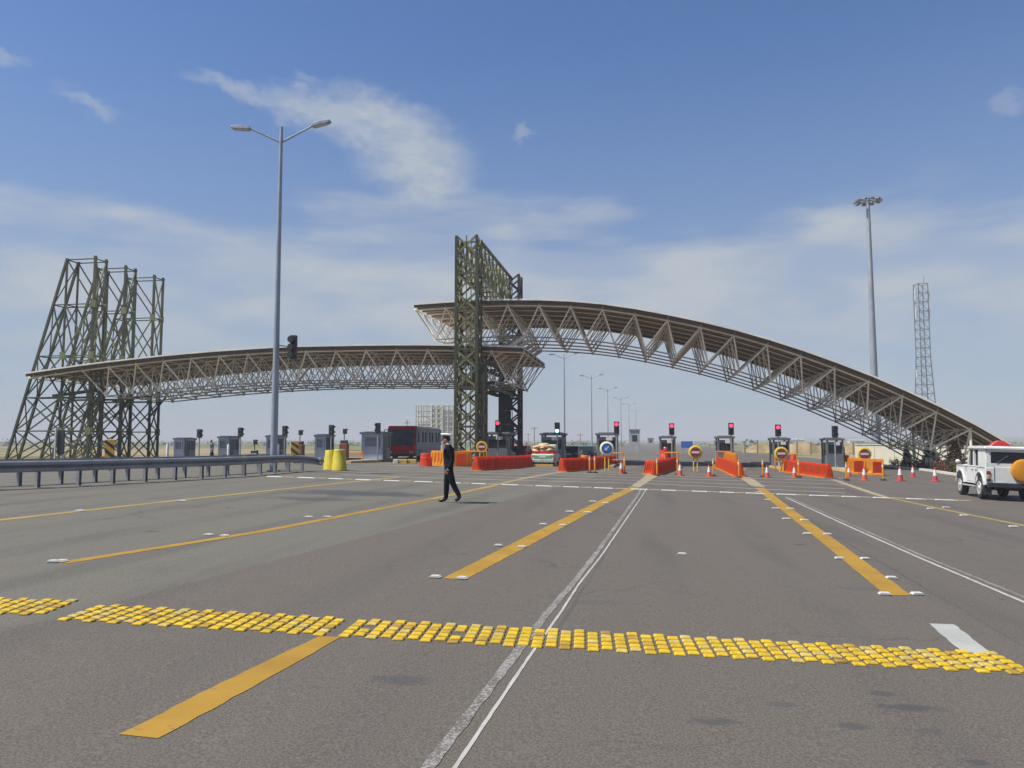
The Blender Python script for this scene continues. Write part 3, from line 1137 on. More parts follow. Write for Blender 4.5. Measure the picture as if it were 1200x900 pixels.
    for j in range(rows + 1):
        for i in range(nbay + 1):
            mb.ball(loc(T[i][0], A[j], T[i][1]), 0.12, 8, 6)
    o = mb.build('node_ball', MAT['tube'], root)
    o['kind'] = 'stuff'
    return root, base, T, B, A, AB


PIX_R = [(485, 356), (540, 352), (580, 350.5), (620, 350), (660, 351), (700, 354), (740, 359.5), (780, 367), (840, 379.5), (890, 393), (936, 407.5), (963, 417), (998, 430), (1017, 437), (1053, 452.5), (1090, 469.5), (1127, 487.5), (1163, 507), (1184, 520)]
PIX_L = [(30, 437), (75, 430), (120, 424), (200, 415), (260, 410), (330, 405.5), (400, 404), (480, 403), (560, 404), (613, 406)]
CR = canopy('arched_canopy', 'high arched white space frame canopy that comes down to the ground on the right', PIX_R, 18, skip_hi=0)
CL = canopy('arched_canopy', 'lower flat arched canopy running from the left lattice towers to the central portal', PIX_L, 17, skip_lo=2)

# footings and end post of the right arch, struts to the portal
rootR, baseR, TRn, BRn, AR, ABR = CR
for j in range(5):
    bar_part('end_strut', toll(BRn[-1][0], ABR[j], BRn[-1][1]) - baseR, tollg(BRn[-1][0] + 0.7, ABR[j], -0.1) - baseR, 0.09, MAT['tube_shaded'], rootR)
for j in (0, 5):
    bar_part('end_post', toll(TRn[-2][0], AR[j], TRn[-2][1]) - baseR, tollg(TRn[-2][0], AR[j], -0.05) - baseR, 0.09, MAT['tube'], rootR)
for j in range(5):
    k = min(range(len(BRn)), key=lambda i: abs(BRn[i][0] - 4.2))
    bar_part('support_strut', toll(BRn[k][0], ABR[j], BRn[k][1]) - baseR, toll(1.0, ABR[j], BRn[k][1] - 1.7) - baseR, 0.17, MAT['tube'], rootR)

# ------------------------------------------------------------------ central lattice portal
P_TOP = 17.6 + EYE - 1.3
portal_base = tollg(0, 0)
portal = thing('lattice_portal', 'tall olive green lattice portal of two columns and a top beam between the canopies', 'portal frame', portal_base)


def PL(p):
    return p - portal_base


def lattice_column(root, off, r0, r1, a0, a1, zb, zt, mat, mat2, leg=0.11, seg=1.45, plates=True):
    """four legs, crossed flat bars on every face, gusset plates"""
    cs = [(r0, a0), (r1, a0), (r1, a1), (r0, a1)]
    for (r, a) in cs:
        bar_part('leg', off(r, a, zb), off(r, a, zt), leg, mat, root, True)
    n = max(1, round((zt - zb) / seg))
    for i in range(n):
        z0, z1 = zb + (zt - zb) * i / n, zb + (zt - zb) * (i + 1) / n
        for k in range(4):
            (ra, aa), (rb, ab) = cs[k], cs[(k + 1) % 4]
            front = k in (0, 3)
            bar_part('brace', off(ra, aa, z0), off(rb, ab, z1), 0.045, mat2, root, True, 0.075)
            bar_part('brace', off(rb, ab, z0), off(ra, aa, z1), 0.045, mat2, root, True, 0.075)
            bar_part('stiffener', off((ra + rb) / 2, (aa + ab) / 2, z0), off((ra + rb) / 2, (aa + ab) / 2, z1), 0.035, mat if i % 3 else mat2, root, True, 0.05)
            if i % 2 == 0:
                bar_part('rung', off(ra, aa, z0), off(rb, ab, z0), 0.07, mat, root, True)
            if plates and front and i % 2 == 0:
                m = (off(ra, aa, (z0 + z1) / 2) + off(rb, ab, (z0 + z1) / 2)) / 2
                d = (off(rb, ab, 0) - off(ra, aa, 0)).normalized()
                bar_part('gusset_plate', m - d * 0.2, m + d * 0.2, 0.03, mat2, root, True, 0.22)


offp = lambda r, a, z: PL(toll(r, a, z))
zg0 = tollg(0, -8)[2] - 0.1
fx0 = r_of(533.5, -8.2)
fx1 = r_of(558, -8.2)
ztop = plane_hit(545, 276, -8.2).z
lattice_column(portal, offp, fx0, fx1, -8.2, -6.6, zg0, ztop, MAT['green_steel'], MAT['camo'])
# broader dark base on the right of the front column
lattice_column(portal, offp, fx1 + 0.02, fx1 + 0.5, -8.0, -6.8, zg0, plane_hit(545, 437, -8.2).z, MAT['green_steel'], MAT['camo'], leg=0.10, plates=False)
bar_part('cap_plate', offp(fx1 - 0.5, -7.4, plane_hit(545, 437, -8.2).z + .05), offp(fx1 + 0.65, -7.4, plane_hit(545, 437, -8.2).z + .05), 0.16, MAT['green_steel'], portal, True, 0.7)
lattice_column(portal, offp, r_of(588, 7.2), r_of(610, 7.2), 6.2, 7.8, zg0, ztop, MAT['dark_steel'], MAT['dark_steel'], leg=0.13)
# sheet cladding low on the rear column
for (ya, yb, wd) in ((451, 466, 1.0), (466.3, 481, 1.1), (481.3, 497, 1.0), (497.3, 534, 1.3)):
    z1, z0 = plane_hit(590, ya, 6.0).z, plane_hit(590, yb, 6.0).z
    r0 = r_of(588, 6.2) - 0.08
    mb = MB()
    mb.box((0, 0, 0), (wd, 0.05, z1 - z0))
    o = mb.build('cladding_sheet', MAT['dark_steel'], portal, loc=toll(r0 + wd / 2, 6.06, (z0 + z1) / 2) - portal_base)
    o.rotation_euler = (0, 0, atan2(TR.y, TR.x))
# top beam: two deep trusses along the road
hb = 3.0
br0, br1 = fx0 + 0.45, fx1 - 0.05
for rr in (fx1 - 0.05, fx0 + 0.1):
    for z in (ztop - 0.1, ztop - hb):
        bar_part('beam_chord', offp(rr, -6.6, z), offp(rr, 7.8, z), 0.10, MAT['green_steel'], portal, True)
    nb = 9
    for i in range(nb):
        a0, a1 = -6.6 + 14.4 * i / nb, -6.6 + 14.4 * (i + 1) / nb
        bar_part('brace', offp(rr, a0, ztop - hb), offp(rr, a1, ztop - 0.1), 0.04, MAT['camo'], portal, True, 0.09)
        bar_part('brace', offp(rr, a1, ztop - hb), offp(rr, a0, ztop - 0.1), 0.04, MAT['camo'], portal, True, 0.09)
        bar_part('beam_post', offp(rr, a1, ztop - hb), offp(rr, a1, ztop - 0.1), 0.04, MAT['camo'], portal, True, 0.11)
        m = offp(rr, (a0 + a1) / 2, ztop - hb / 2 - .05)
        bar_part('gusset_plate', m - Vector((0, 0, 0.3)), m + Vector((0, 0, 0.3)), 0.03, MAT['olive'], portal, True, 0.16)
for i in range(8):
    a = -6.6 + 14.4 * i / 7
    for z in (ztop - 0.1, ztop - hb):
        bar_part('rung', offp(fx0 + .1, a, z), offp(fx1 - .05, a, z), 0.06, MAT['green_steel'], portal, True)
# cross girders that carry the canopies
for z, r_a, r_b in ((BRn[3][1] - 1.75, -1.2, 1.3), (CL[3][-2][1] - 0.15, -1.2, 1.3)):
    for a in (-5.0, 5.0):
        bar_part('cross_girder', offp(r_a, a, z), offp(r_b, a, z), 0.14, MAT['green_steel'], portal, True)
    for r in (-0.75, 0.75):
        bar_part('cross_girder', offp(r, -7.0, z - .3), offp(r, 7.0, z - .3), 0.14, MAT['green_steel'], portal, True)

# ------------------------------------------------------------------ left lattice towers
def tower(label, px_r, px_top, y_top, a0, depth, dark=False):
    """tall frame with a raking outer leg, an upright inner pair and X bracing"""
    P1 = plane_hit(px_r, y_top, a0)
    zt = P1.z
    rr = (P1 - TO).dot(TR)
    rl = (plane_hit(px_top, y_top, a0) - TO).dot(TR)
    base = tollg((rr + rl) / 2, a0 + depth / 2)
    root = thing('lattice_tower', label, 'lattice tower', base, 0, 'raking lattice towers left of the road')
    off = lambda r, a, z: toll(r, a, z) - base
    zb = base.z - 0.08
    H = zt - zb
    rake = 5.4
    m1, m2 = MAT['green_steel'], MAT['camo']
    lv = [1.0, 0.775, 0.52, 0.315, 0.15, 0.0]
    zz = [zb + H * t for t in lv]
    rk = lambda z: rl - rake * (zt - z) / H
    inner = rl + 0.42 * (rr - rl)
    for a in (a0, a0 + depth):
        bar_part('raking_leg', off(rl, a, zt + .1), off(rk(zb), a, zb), 0.095, m1, root, True)
        bar_part('upright_leg', off(rr, a, zt + .25), off(rr, a, zb), 0.10, m1, root, True)
        bar_part('upright_leg', off(rl, a, zt), off(rl, a, zb), 0.07, m1, root, True)
        for i in range(5):
            z1, z0 = zz[i], zz[i + 1]
            bar_part('rung', off(rk(z1), a, z1), off(rr, a, z1), 0.045, m1, root, True)
            # raking bay
            if i > 0:
                bar_part('brace', off(rk(z1), a, z1), off(rl, a, z0), 0.048, m1, root, True)
            bar_part('brace', off(rl, a, z1), off(rk(z0), a, z0), 0.048, m1, root, True)
            # inner bay
            bar_part('brace', off(rl, a, z1), off(rr, a, z0), 0.048, m1 if i < 1 else m2, root, True)
            if i > 0:
                bar_part('brace', off(rr, a, z1), off(rl, a, z0), 0.048, m2, root, True)
            for r in ((rl, rr) if i else (rr,)):
                bar_part('gusset_plate', off(r - 0.27, a - .09, z0), off(r + 0.27, a - .09, z0), 0.035, m2 if i % 2 else MAT['olive'], root, True, 0.32)
    for i in range(6):
        z = zz[i]
        for r in (rk(z), rl, rr):
            bar_part('rung', off(r, a0, z), off(r, a0 + depth, z), 0.045, m1, root, True)
        if i < 5:
            z0 = zz[i + 1]
            bar_part('brace', off(rk(z), a0, z), off(rk(z0), a0 + depth, z0), 0.045, m1, root, True)
            bar_part('brace', off(rk(z), a0 + depth, z), off(rk(z0), a0, z0), 0.045, m1, root, True)
            bar_part('brace', off(rr, a0, z), off(rr, a0 + depth, z0), 0.05, m2, root, True)
            bar_part('brace', off(rr, a0 + depth, z), off(rr, a0, z0), 0.05, m2, root, True)
    for r, a in ((rl, a0), (rl, a0 + depth), (rr, a0), (rr, a0 + depth)):
        bar_part('cap_plate', off(r - .13, a, zt + .02), off(r + .13, a, zt + .02), 0.10, m1, root, True, .10)
    return root


tower('front lattice tower left of the road, tallest of three, its raking leg clear', 112, 79, 303, -5.2, 1.4)
tower('middle lattice tower between the front and the rear one, its raking leg crossed by others', 147.5, 115, 314, -0.8, 1.4)
tower('rear lattice tower, rightmost and lowest of the three beside the left canopy', 181, 149, 325, 3.2, 1.4)
# bracket struts from the rear tower to the canopy
rootL, baseL, TLn, BLn, AL, ABL = CL
rt = r_of(190, 6.5)
for a in (-5.0, -1.0, 4.0):
    bar_part('support_strut', toll(rt, a, BLn[6][1] - 2.6) - baseL, toll(rt + 2.2, a, BLn[6][1] - .1) - baseL, 0.10, MAT['green_steel'], rootL)
for j in range(2):
    bar_part('support_girder', toll(-40, -4.0 + 8 * j, BLn[3][1] - 0.1) - baseL, toll(rt + .4, -4.0 + 8 * j, BLn[6][1] - 0.2) - baseL, 0.13, MAT['green_steel'], rootL, True)

# ------------------------------------------------------------------ toll booths
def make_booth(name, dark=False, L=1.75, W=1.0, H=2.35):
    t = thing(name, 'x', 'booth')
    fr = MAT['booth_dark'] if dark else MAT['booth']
    gl = MAT['glass_dark']
    mb = MB()
    mb.box((0, 0, 0.5), (W, L, 1.0))
    mb.build('lower_wall', fr, t, bevel=0.015)
    for sx in (-1, 1):
        for sy in (-1, 1):
            mb = MB()
            mb.box((sx * (W / 2 - .06), sy * (L / 2 - .06), 1.0 + (H - 1.2) / 2), (0.12, 0.12, H - 1.2))
            mb.build('corner_post', fr, t)
    # front wall: panel with a window left of a solid strip
    mb = MB()
    mb.box((0, -L / 2 + 0.035, 1.07), (W - .245, 0.05, 0.14))
    mb.box((-0.02, -L / 2 + 0.035, 2.02), (W - .245, 0.05, 0.26))
    if not dark:
        mb.box((0.26, -L / 2 + 0.036, 1.515), (W / 2 - .26 - .125, 0.05, 0.75))
        mb.box((-0.40, -L / 2 + 0.036, 1.515), (0.12, 0.05, 0.75))
    mb.build('front_wall', fr, t)
    mb = MB()
    mb.box((0, -L / 2 + 0.06, 1.5), (W - .25, 0.012, 0.98))
    mb.build('window_pane', MAT['glass_grey'] if not dark else gl, t)
    for sx in (-1, 1):
        mb = MB()
        mb.box((sx * (W / 2 - .05), 0, 1.56), (0.012, L - .25, 1.12))
        mb.build('window_pane', gl if dark or sx > 0 else MAT['glass_grey'], t)
        mb = MB()
        mb.box((sx * (W / 2 - .03), 0.1, 1.57), (0.05, 0.07, 1.12))
        mb.box((sx * (W / 2 - .03), 0.1, 2.06), (0.052, L - .26, 0.12))
        mb.build('window_frame', fr, t)
    mb = MB()
    mb.box((0, L / 2 - .05, 1.56), (W - .25, 0.03, 1.12))
    mb.build('window_pane', gl if dark else MAT['glass_grey'], t)
    mb = MB()
    mb.box((W / 2 + .006, -0.45, 1.02), (0.02, 0.62, 1.9))
    mb.build('door', MAT['booth_dark'], t, bevel=0.008)
    mb = MB()
    mb.box((0, 0, H - 0.12), (W + .16, L + .2, 0.18))
    mb.build('roof', MAT['booth_roof'] if not dark else MAT['booth_dark'], t, bevel=0.02)
    mb = MB()
    mb.box((0, 0, H), (W - .2, L - .3, 0.05))
    mb.build('roof_cap', fr, t)
    if dark:
        mb = MB()
        mb.box((0.14, -L / 2 - .06, 2.0), (0.36, 0.08, 0.28))
        mb.build('number_box', MAT['white'], t, bevel=0.01)
    return t


bl = make_booth('toll_booth', False)
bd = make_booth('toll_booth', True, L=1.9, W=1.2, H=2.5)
RZ = -radians(10)
left_labels = ['pale grey toll booth farthest left, beside the rear lattice tower', 'pale grey toll booth with an open doorway, right of the walking man',
               'grey toll booth partly hidden behind the tall double arm lamp post', 'grey toll booth just left of the two yellow barrels',
               'pale grey toll booth with two dark windows left of the red bus']
for k, r in enumerate(ISL[:5]):
    o = place(bl, USED, tollg(r, BOOTH_A + 0.6, 0.155), RZ, left_labels[k], 'toll booths on their islands')
    yt = (513, 511, 510, 509, 506)[k]
    zt = plane_hit((197, 251, 307, 364, 424)[k], yt, BOOTH_A - .3).z
    o.scale = (1.9 if k == 4 else 1.0, 1.1 if k == 4 else 1.0, (zt - o.location.z) / 2.35)
dark_labels = ['grey toll booth between the front and the rear portal column', 'dark windowed toll booth behind the loaded pickup',
               'dark toll booth behind the blue arrow sign', 'dark toll booth at the head of the orange row in the middle of the photo',
               'dark toll booth behind the amber and orange barriers left of the empty lane', 'dark toll booth behind the yellow ringed no entry sign right of the middle',
               'dark toll booth farthest right with a red drum beside it']
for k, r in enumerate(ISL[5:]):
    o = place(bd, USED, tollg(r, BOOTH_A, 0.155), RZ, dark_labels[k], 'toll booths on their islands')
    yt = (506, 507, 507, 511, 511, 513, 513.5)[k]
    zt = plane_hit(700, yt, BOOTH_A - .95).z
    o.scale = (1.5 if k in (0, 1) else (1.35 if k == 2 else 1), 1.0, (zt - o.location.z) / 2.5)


# ------------------------------------------------------------------ traffic lights on posts
def make_signal(state):
    t = thing('traffic_light', 'x', 'traffic light')
    mb = MB()
    mb.bar((0, 0, 0), (0, 0, 2.55), 0.055, 10)
    mb.build('pole', MAT['pole'], t, smooth=True)
    mb = MB()
    mb.box((0, 0, 0.03), (0.3, 0.3, 0.06))
    mb.build('base_plate', MAT['pole'], t)
    mb = MB()
    mb.box((0, 0, 3.02), (0.40, 0.26, 1.0))
    mb.build('housing', MAT['black'], t, bevel=0.03)
    for i, z in enumerate((3.28, 2.78)):
        lit = (state == 'red' and i == 0) or (state == 'green' and i == 1)
        mb = MB()
        X = Matrix.Translation((0, -0.135, z)) @ Matrix.Rotation(pi / 2, 4, 'X')
        mb.lathe([(0.15, 0), (0.15, 0.02), (0.09, 0.05)], 14, X=X)
        mb.build('lens', MAT['red_lit'] if lit and state == 'red' else (MAT['green_lit'] if lit else MAT['dim_lens']), t, smooth=True)
        mb = MB()
        for q in range(7):
            a0, a1 = radians(-10 + 200 * q / 7), radians(-10 + 200 * (q + 1) / 7)
            vs_ = []
            for (rr, yy) in ((.17, -.13), (.17, -.36), (.185, -.36), (.185, -.13)):
                vs_ += [(cos(a0) * rr, yy, z + sin(a0) * rr), (cos(a1) * rr, yy, z + sin(a1) * rr)]
            mb.add(vs_, [(0, 1, 3, 2), (2, 3, 5, 4), (4, 5, 7, 6), (6, 7, 1, 0)])
        mb.build('visor', MAT['black'], t)
    return t


sig = {k: make_signal(k) for k in ('red', 'green', 'off')}
lights = [(234, 503, 'off', 'unlit traffic light right of the farthest left booth'), (282, 501, 'off', 'unlit traffic light right of the booth beside the walking man'),
          (334, 499, 'off', 'unlit traffic light just right of the tall lamp post base'), (388.5, 498, 'off', 'unlit traffic light above the yellow barrels'),
          (443, 495.5, 'off', 'unlit traffic light above the booth left of the bus'), (566.5, 494, 'off', 'unlit traffic light between the portal columns'),
          (583.5, 492.5, 'red', 'red lit traffic light close to the rear portal column'), (653, 495, 'green', 'green lit traffic light above the pickup lane'),
          (722.5, 494, 'red', 'red lit traffic light above the blue arrow sign'), (787, 496, 'red', 'red lit traffic light above the middle booth'),
          (856.5, 495.5, 'red', 'brightest red lit traffic light right of the empty lane'), (911.5, 497.5, 'red', 'dim red traffic light above the no entry sign right of the middle'),
          (978, 499, 'off', 'unlit traffic light above the booth farthest right')]
SIGU = {}
for (px, yt, st, lab) in lights:
    a = BOOTH_A - 1.9
    p = plane_hit(px, yt, a)
    g0 = G(p.x, p.y)
    proto = sig[st]
    o = proto if st not in SIGU else copy_tree(proto)
    SIGU[st] = 1
    o.location = (p.x, p.y, g0 + 0.15)
    o.rotation_euler = (0, 0, RZ if st != 'off' or px > 400 else RZ + 0.9)
    h = (p.z - g0 - 0.15)
    o.scale = (1, 1, h / 3.52)
    tag(o, lab, 'traffic light', 'traffic lights on poles beside the booths')

# ------------------------------------------------------------------ orange barriers
def make_barrier(name, m, L=1.2, H=0.78, ribs=5):
    t = thing(name, 'x', 'barrier')
    mb = MB()
    prof = [(-0.24, 0.02), (0.24, 0.02), (0.24, 0.10), (0.15, 0.28), (0.09, H - .08), (0.09, H), (-0.09, H), (-0.09, H - .08), (-0.15, 0.28), (-0.24, 0.10)]
    mb.prism(prof, 'x', -L / 2 + .012, L / 2 - .012)
    mb.build('shell', m, t, bevel=0.015)
    for sy in (-1, 1):
        for i in range(ribs):
            x = -L / 2 + L * (i + .5) / ribs
            mb = MB()
            mb.prism([(sy * .24, 0.06), (sy * .265, 0.08), (sy * .15, H - .1), (sy * .10, H - .1), (sy * .14, .3)], 'x', x - .035, x + .035)
            mb.build('rib', MAT['plastic_orange_pale'] if m is MAT['plastic_orange'] and i in (0, ribs - 1) else m, t)
    mb = MB()
    mb.box((0, 0, H + 0.008), (L - .12, 0.10, 0.02))
    mb.build('top_rail', m, t)
    mb = MB()
    mb.box((0, 0, 0.03), (L - .02, 0.66, 0.06))
    mb.build('foot', MAT['plastic_amber'], t)
    return t


bo = make_barrier('plastic_barrier', MAT['plastic_orange'])
ba = make_barrier('plastic_barrier', MAT['plastic_amber'], L=1.25, H=1.0, ribs=3)
ORD = ['first', 'second', 'third', 'fourth', 'fifth', 'sixth', 'seventh', 'eighth', 'ninth', 'tenth', 'eleventh', 'twelfth', 'thirteenth', 'fourteenth', 'fifteenth', 'sixteenth', 'seventeenth', 'eighteenth']


def barrier_row(pts, proto, where, group, word='orange', L=1.2, zoff=0.0):
    P = [gp(*p) if not isinstance(p, Vector) else p for p in pts]
    k = 0
    cap = proto is ba
    for a, b in zip(P[:-1], P[1:]):
        d = b - a
        d.z = 0
        n = max(1, round(d.length / L))
        for i in range(n):
            q = a.lerp(b, (i + .5) / n)
            o = place(proto, USED, ground(q.x, q.y, zoff), atan2(d.y, d.x), '%s %s barrier in the row %s, counted from the camera' % (ORD[k], word, where) if len(where.split()) < 6 else '%s %s barrier in the row %s' % (ORD[k], word, where), group)
            o.scale = (d.length / n / (1.25 if cap else 1.2), 1, 1)
            # follow the cross fall
            k += 1
    return k


GR = 'orange plastic barriers along the toll islands'
USED_n = {}
barrier_row([(557, 551.5), (600, 549), (630, 544.5)], bo, 'left of the pickup', GR)
barrier_row([(658, 553), (690, 550.5), (722, 545)], bo, 'right of the pickup', GR)
barrier_row([(768, 556.2), (793, 547.5)], bo, 'before the middle booth', GR)
barrier_row([(758, 555.5), (769, 556.6)], bo, 'end across the nose of the middle island', GR, L=1.0)
barrier_row([(867, 559), (842, 548)], bo, 'right of the empty lane', GR)
barrier_row([(972, 560.5), (940, 556), (919, 552.5)], bo, 'below the right no entry sign', GR)
GA = 'amber plastic barriers'
barrier_row([(1036, 557), (1010, 556), (996, 553)], ba, 'in front of the high mast foot', GA, 'amber')
barrier_row([(994, 549), (981, 547.5)], ba, 'beside the farthest right booth', GA, 'amber')
barrier_row([(506, 545.5), (528, 546.5), (552, 546.5)], ba, 'behind the walking man in uniform', GA, 'amber')
for q in ((861, 549.5),):
    barrier_row([(862, 551), (846, 546)], ba, 'on the island right of the empty lane', GA, 'amber', zoff=0.16)
# orange sheets hung on some of the amber barriers
for (px, py) in ((1004, 556), (1026, 557.2), (541, 547.2)):
    p = gp(px, py)
    mb = MB()
    mb.box((0, 0, 0.52), (0.62, 0.03, 0.7))
    o = mb.build('orange_panel', MAT['plastic_orange'], loc=p + Vector((0, -0.33, 0)), bevel=0.01)
    tag(o, {1004: 'orange panel leaning on the amber barrier left of the high mast', 1026: 'orange panel leaning on the amber barrier at the high mast', 541: 'orange panel leaning on the amber barrier at the front portal column'}[px], 'panel')

# ------------------------------------------------------------------ drums, cones, delineator posts
def drum(label, p, r, h, m, band=None, group=None, name='traffic_drum', light=None):
    t = thing(name, label, 'drum', p, 0, group)
    mb = MB()
    mb.lathe([(r, 0), (r * 1.04, 0.03), (r, 0.06), (r * .97, h * .33), (r * .9, h * .36), (r * .88, h * .66), (r * .80, h * .7), (r * .77, h - .03), (r * .7, h)], 20)
    mb.build('shell', m, t, smooth=True)
    if band:
        mb = MB()
        mb.lathe([(r * .91, h * .45), (r * .91, h * .60)], 20)
        mb.build('band', band, t, smooth=True)
    if light:
        mb = MB()
        X = Matrix.Translation((0, -r * .45, h + .12)) @ Matrix.Rotation(pi / 2, 4, 'X')
        mb.lathe([(0.13, 0), (0.13, 0.09), (0.1, .12)], 14, X=X)
        mb.build('lamp', light, t, smooth=True)
    return t


drum('yellow barrel at the guardrail end, left one of the pair', gp(386, 551) + Vector((0, .2, 0)), 0.35, 1.0, MAT['plastic_yellow'], group='yellow barrels')
drum('yellow barrel at the guardrail end, right one of the pair, nearer and larger', gp(397.5, 551.5), 0.37, 1.05, MAT['plastic_yellow'], group='yellow barrels')
drum('stout orange barrel left of the amber barriers behind the walking man', gp(499, 546.5), 0.42, .85, MAT['plastic_orange'])
drum('red drum with a round lamp at the left end of the pickup lane', gp(622, 540.5), 0.36, .85, MAT['plastic_red'], light=MAT['red_lens'], group='red drums with round lamps')
drum('red drum with a round lamp beside the blue arrow sign', gp(700, 542.5), 0.34, .85, MAT['plastic_red'], light=MAT['red_lens'], group='red drums with round lamps')
drum('tall red drum with a round lamp before the middle booth', gp(779, 546.5), 0.50, 1.25, MAT['plastic_red'], light=MAT['red_lens'], group='red drums with round lamps')
drum('red drum with a round lamp before the booth right of the empty lane', gp(853, 544.5), 0.48, 1.25, MAT['plastic_red'], light=MAT['red_lens'], group='red drums with round lamps')
drum('narrow red drum before the right no entry sign', gp(930, 549.5), 0.28, 1.1, MAT['plastic_red'], group='red drums with round lamps')
drum('red drum standing by the farthest right booth', gp(986, 544), 0.42, 1.6, MAT['plastic_red'], light=MAT['red_lens'], group='red drums with round lamps')
drum('amber keg on the orange row right of the pickup', gp(685, 545.5), 0.35, 0.8, MAT['plastic_amber'])
drum('amber keg on the orange row right of the empty lane', gp(860, 548) + Vector((0, .2, 0)), 0.33, 0.95, MAT['plastic_amber'])
drum('red drum at the foot of the front portal column', gp(541, 542.5), 0.3, 1.1, MAT['plastic_red'])


def make_cone(m):
    t = thing('traffic_cone', 'x', 'traffic cone')
    mb = MB()
    mb.box((0, 0, 0.02), (0.40, 0.40, 0.04))
    mb.build('base', m, t, bevel=0.01)
    mb = MB()
    mb.lathe([(0.155, 0.04), (0.045, 0.76), (0.035, 0.80)], 16)
    mb.build('body', m, t, smooth=True)
    mb = MB()
    mb.lathe([(0.114, 0.33), (0.062, 0.67)], 16)
    mb.build('sleeve', MAT['sleeve'], t, smooth=True)
    return t


c1, c2 = make_cone(MAT['cone']), make_cone(MAT['cone_red'])
cones = [(728, 555, 15.5, 0, 'orange cone right of the blue arrow sign'), (797, 557.5, 16, 0, 'cone at the right corner of the middle orange row'),
         (831, 559, 15, 0, 'orange cone in the empty lane, left of its amber barriers'), (899, 559.5, 15, 0, 'orange cone left of the right no entry sign'),
         (931, 560, 15, 0, 'orange cone in front of the long right orange row'), (995, 558.5, 13, 0, 'orange cone before the amber barriers, left one'),
         (1013, 563, 17, 0, 'orange cone right under the farthest right no entry sign'), (1055, 563.5, 18, 1, 'red cone nearest the amber barriers on the right'),
         (1070, 559, 14, 1, 'red cone close to the kerb, farthest of the right trio'), (1096, 564, 17, 1, 'red cone nearest the white jeep'),
         (552, 546.5, 12, 0, 'small cone at the left end of the orange row near the portal')]
for (px, py, hp, k, lab) in cones:
    p = gp(px, py)
    o = place((c1, c2)[k], USED_n if False else USED, p, random.uniform(0, 1), lab, 'traffic cones in front of the booths') if False else None
    proto = (c1, c2)[k]
    o = proto if not proto.get('_used') else copy_tree(proto)
    proto['_used'] = 1
    o.location = p
    o.rotation_euler = (0, 0, random.uniform(0, 1))
    s = 0.93 * hp * p.y / FPX / 0.80
    o.scale = (s, s, s)
    tag(o, lab, 'traffic cone', 'traffic cones in front of the booths')

pm = thing('delineator_post', 'x', 'post')
mb = MB()
mb.lathe([(0.17, 0), (0.17, 0.05), (0.08, 0.09)], 14)
mb.build('base', MAT['rubber'], pm, smooth=True)
mb = MB()
mb.lathe([(0.045, 0.06), (0.045, 0.98), (0.03, 1.0)], 10)
mb.build('stem', MAT['plastic_amber'], pm, smooth=True)
mb = MB()
mb.lathe([(0.049, 0.72), (0.049, 0.86)], 10)
mb.build('band', MAT['sleeve'], pm, smooth=True)
posts = [(691, 554, 'amber post in front of the orange row right of the pickup, left of two'), (697, 554.3, 'amber post in front of the orange row right of the pickup, right of two'),
         (732, 555, 'amber post beside the cone right of the blue arrow sign'), (770, 557.5, 'amber post at the nose of the middle orange row'),
         (794, 556.5, 'amber post at the right corner of the middle orange row'), (836, 558, 'amber post beside the cone in the empty lane'),
         (866, 560, 'amber post at the nose of the orange row right of the empty lane'), (894, 559, 'amber post beside the cone left of the right no entry sign'),
         (936, 559.5, 'amber post beside the cone before the long right orange row'), (992, 563, 'amber post between the long right orange row and the amber barriers'),
         (1035, 563, 'amber post right of the amber barriers'), (548.5, 546, 'amber post at the foot of the front portal column')]
for i, (px, py, lab) in enumerate(posts):
    o = pm if i == 0 else copy_tree(pm)
    o.location = gp(px, py)
    o.rotation_euler = (0, 0, i * .7)
    tag(o, lab, 'post', 'amber delineator posts')


# ------------------------------------------------------------------ round signs
def round_sign(label, px, py, rpx, d, kind):
    c = at(px, py, d)
    g0 = G(c.x, c.y)
    h = c.z - g0
    R = rpx * d / FPX
    t = thing('road_sign', label, 'road sign', (c.x, c.y, g0), RZ * .5)
    mb = MB()
    for s in (-.12, .12):
        mb.bar((s, .06, 0), (s, .06, h + R * .4), 0.04, 8)
    mb.build('post', MAT['sign_yellow'], t, smooth=True)
    X = Matrix.Translation((0, 0, h)) @ Matrix.Rotation(pi / 2, 4, 'X')
    mb = MB()
    mb.lathe([(R, -.02), (R, .02), (R * .97, .03)], 28, X=X)
    mb.build('rim', MAT['sign_yellow'] if kind != 'arrow' else MAT['sign_pale'], t, smooth=True)
    mb = MB()
    mb.lathe([(R * .74, .025), (R * .74, .036)], 28, X=X)
    mb.build('face', MAT['sign_navy'] if kind == 'arrow' else MAT['sign_red'], t, smooth=True)
    mb = MB()
    if kind == 'arrow':
        mb.lathe([(R * .55, .03), (R * .55, .042)], 24, X=X)
        mb.build('inner_face', MAT['sign_blue'], t, smooth=True)
        mb = MB()
        Y = Matrix.Translation((0, -.05, h)) @ Matrix.Rotation(radians(-45), 4, 'Y')
        k = R * .42
        mb.prism([(-.16 * k, 1.0 * k), (.16 * k, 1.0 * k), (.16 * k, -.1 * k), (.62 * k, -.1 * k), (0, -1.0 * k), (-.62 * k, -.1 * k), (-.16 * k, -.1 * k)], 'y', -.004, .004,
                 X=Matrix.Translation((0, -.05, h)) @ Matrix.Rotation(radians(45), 4, 'Y'))
        mb.build('arrow', MAT['white'], t)
    else:
        mb.box((0, -.042, h), (R * 1.12, .012, R * .30))
        mb.build('bar', MAT['white'], t)
    return t


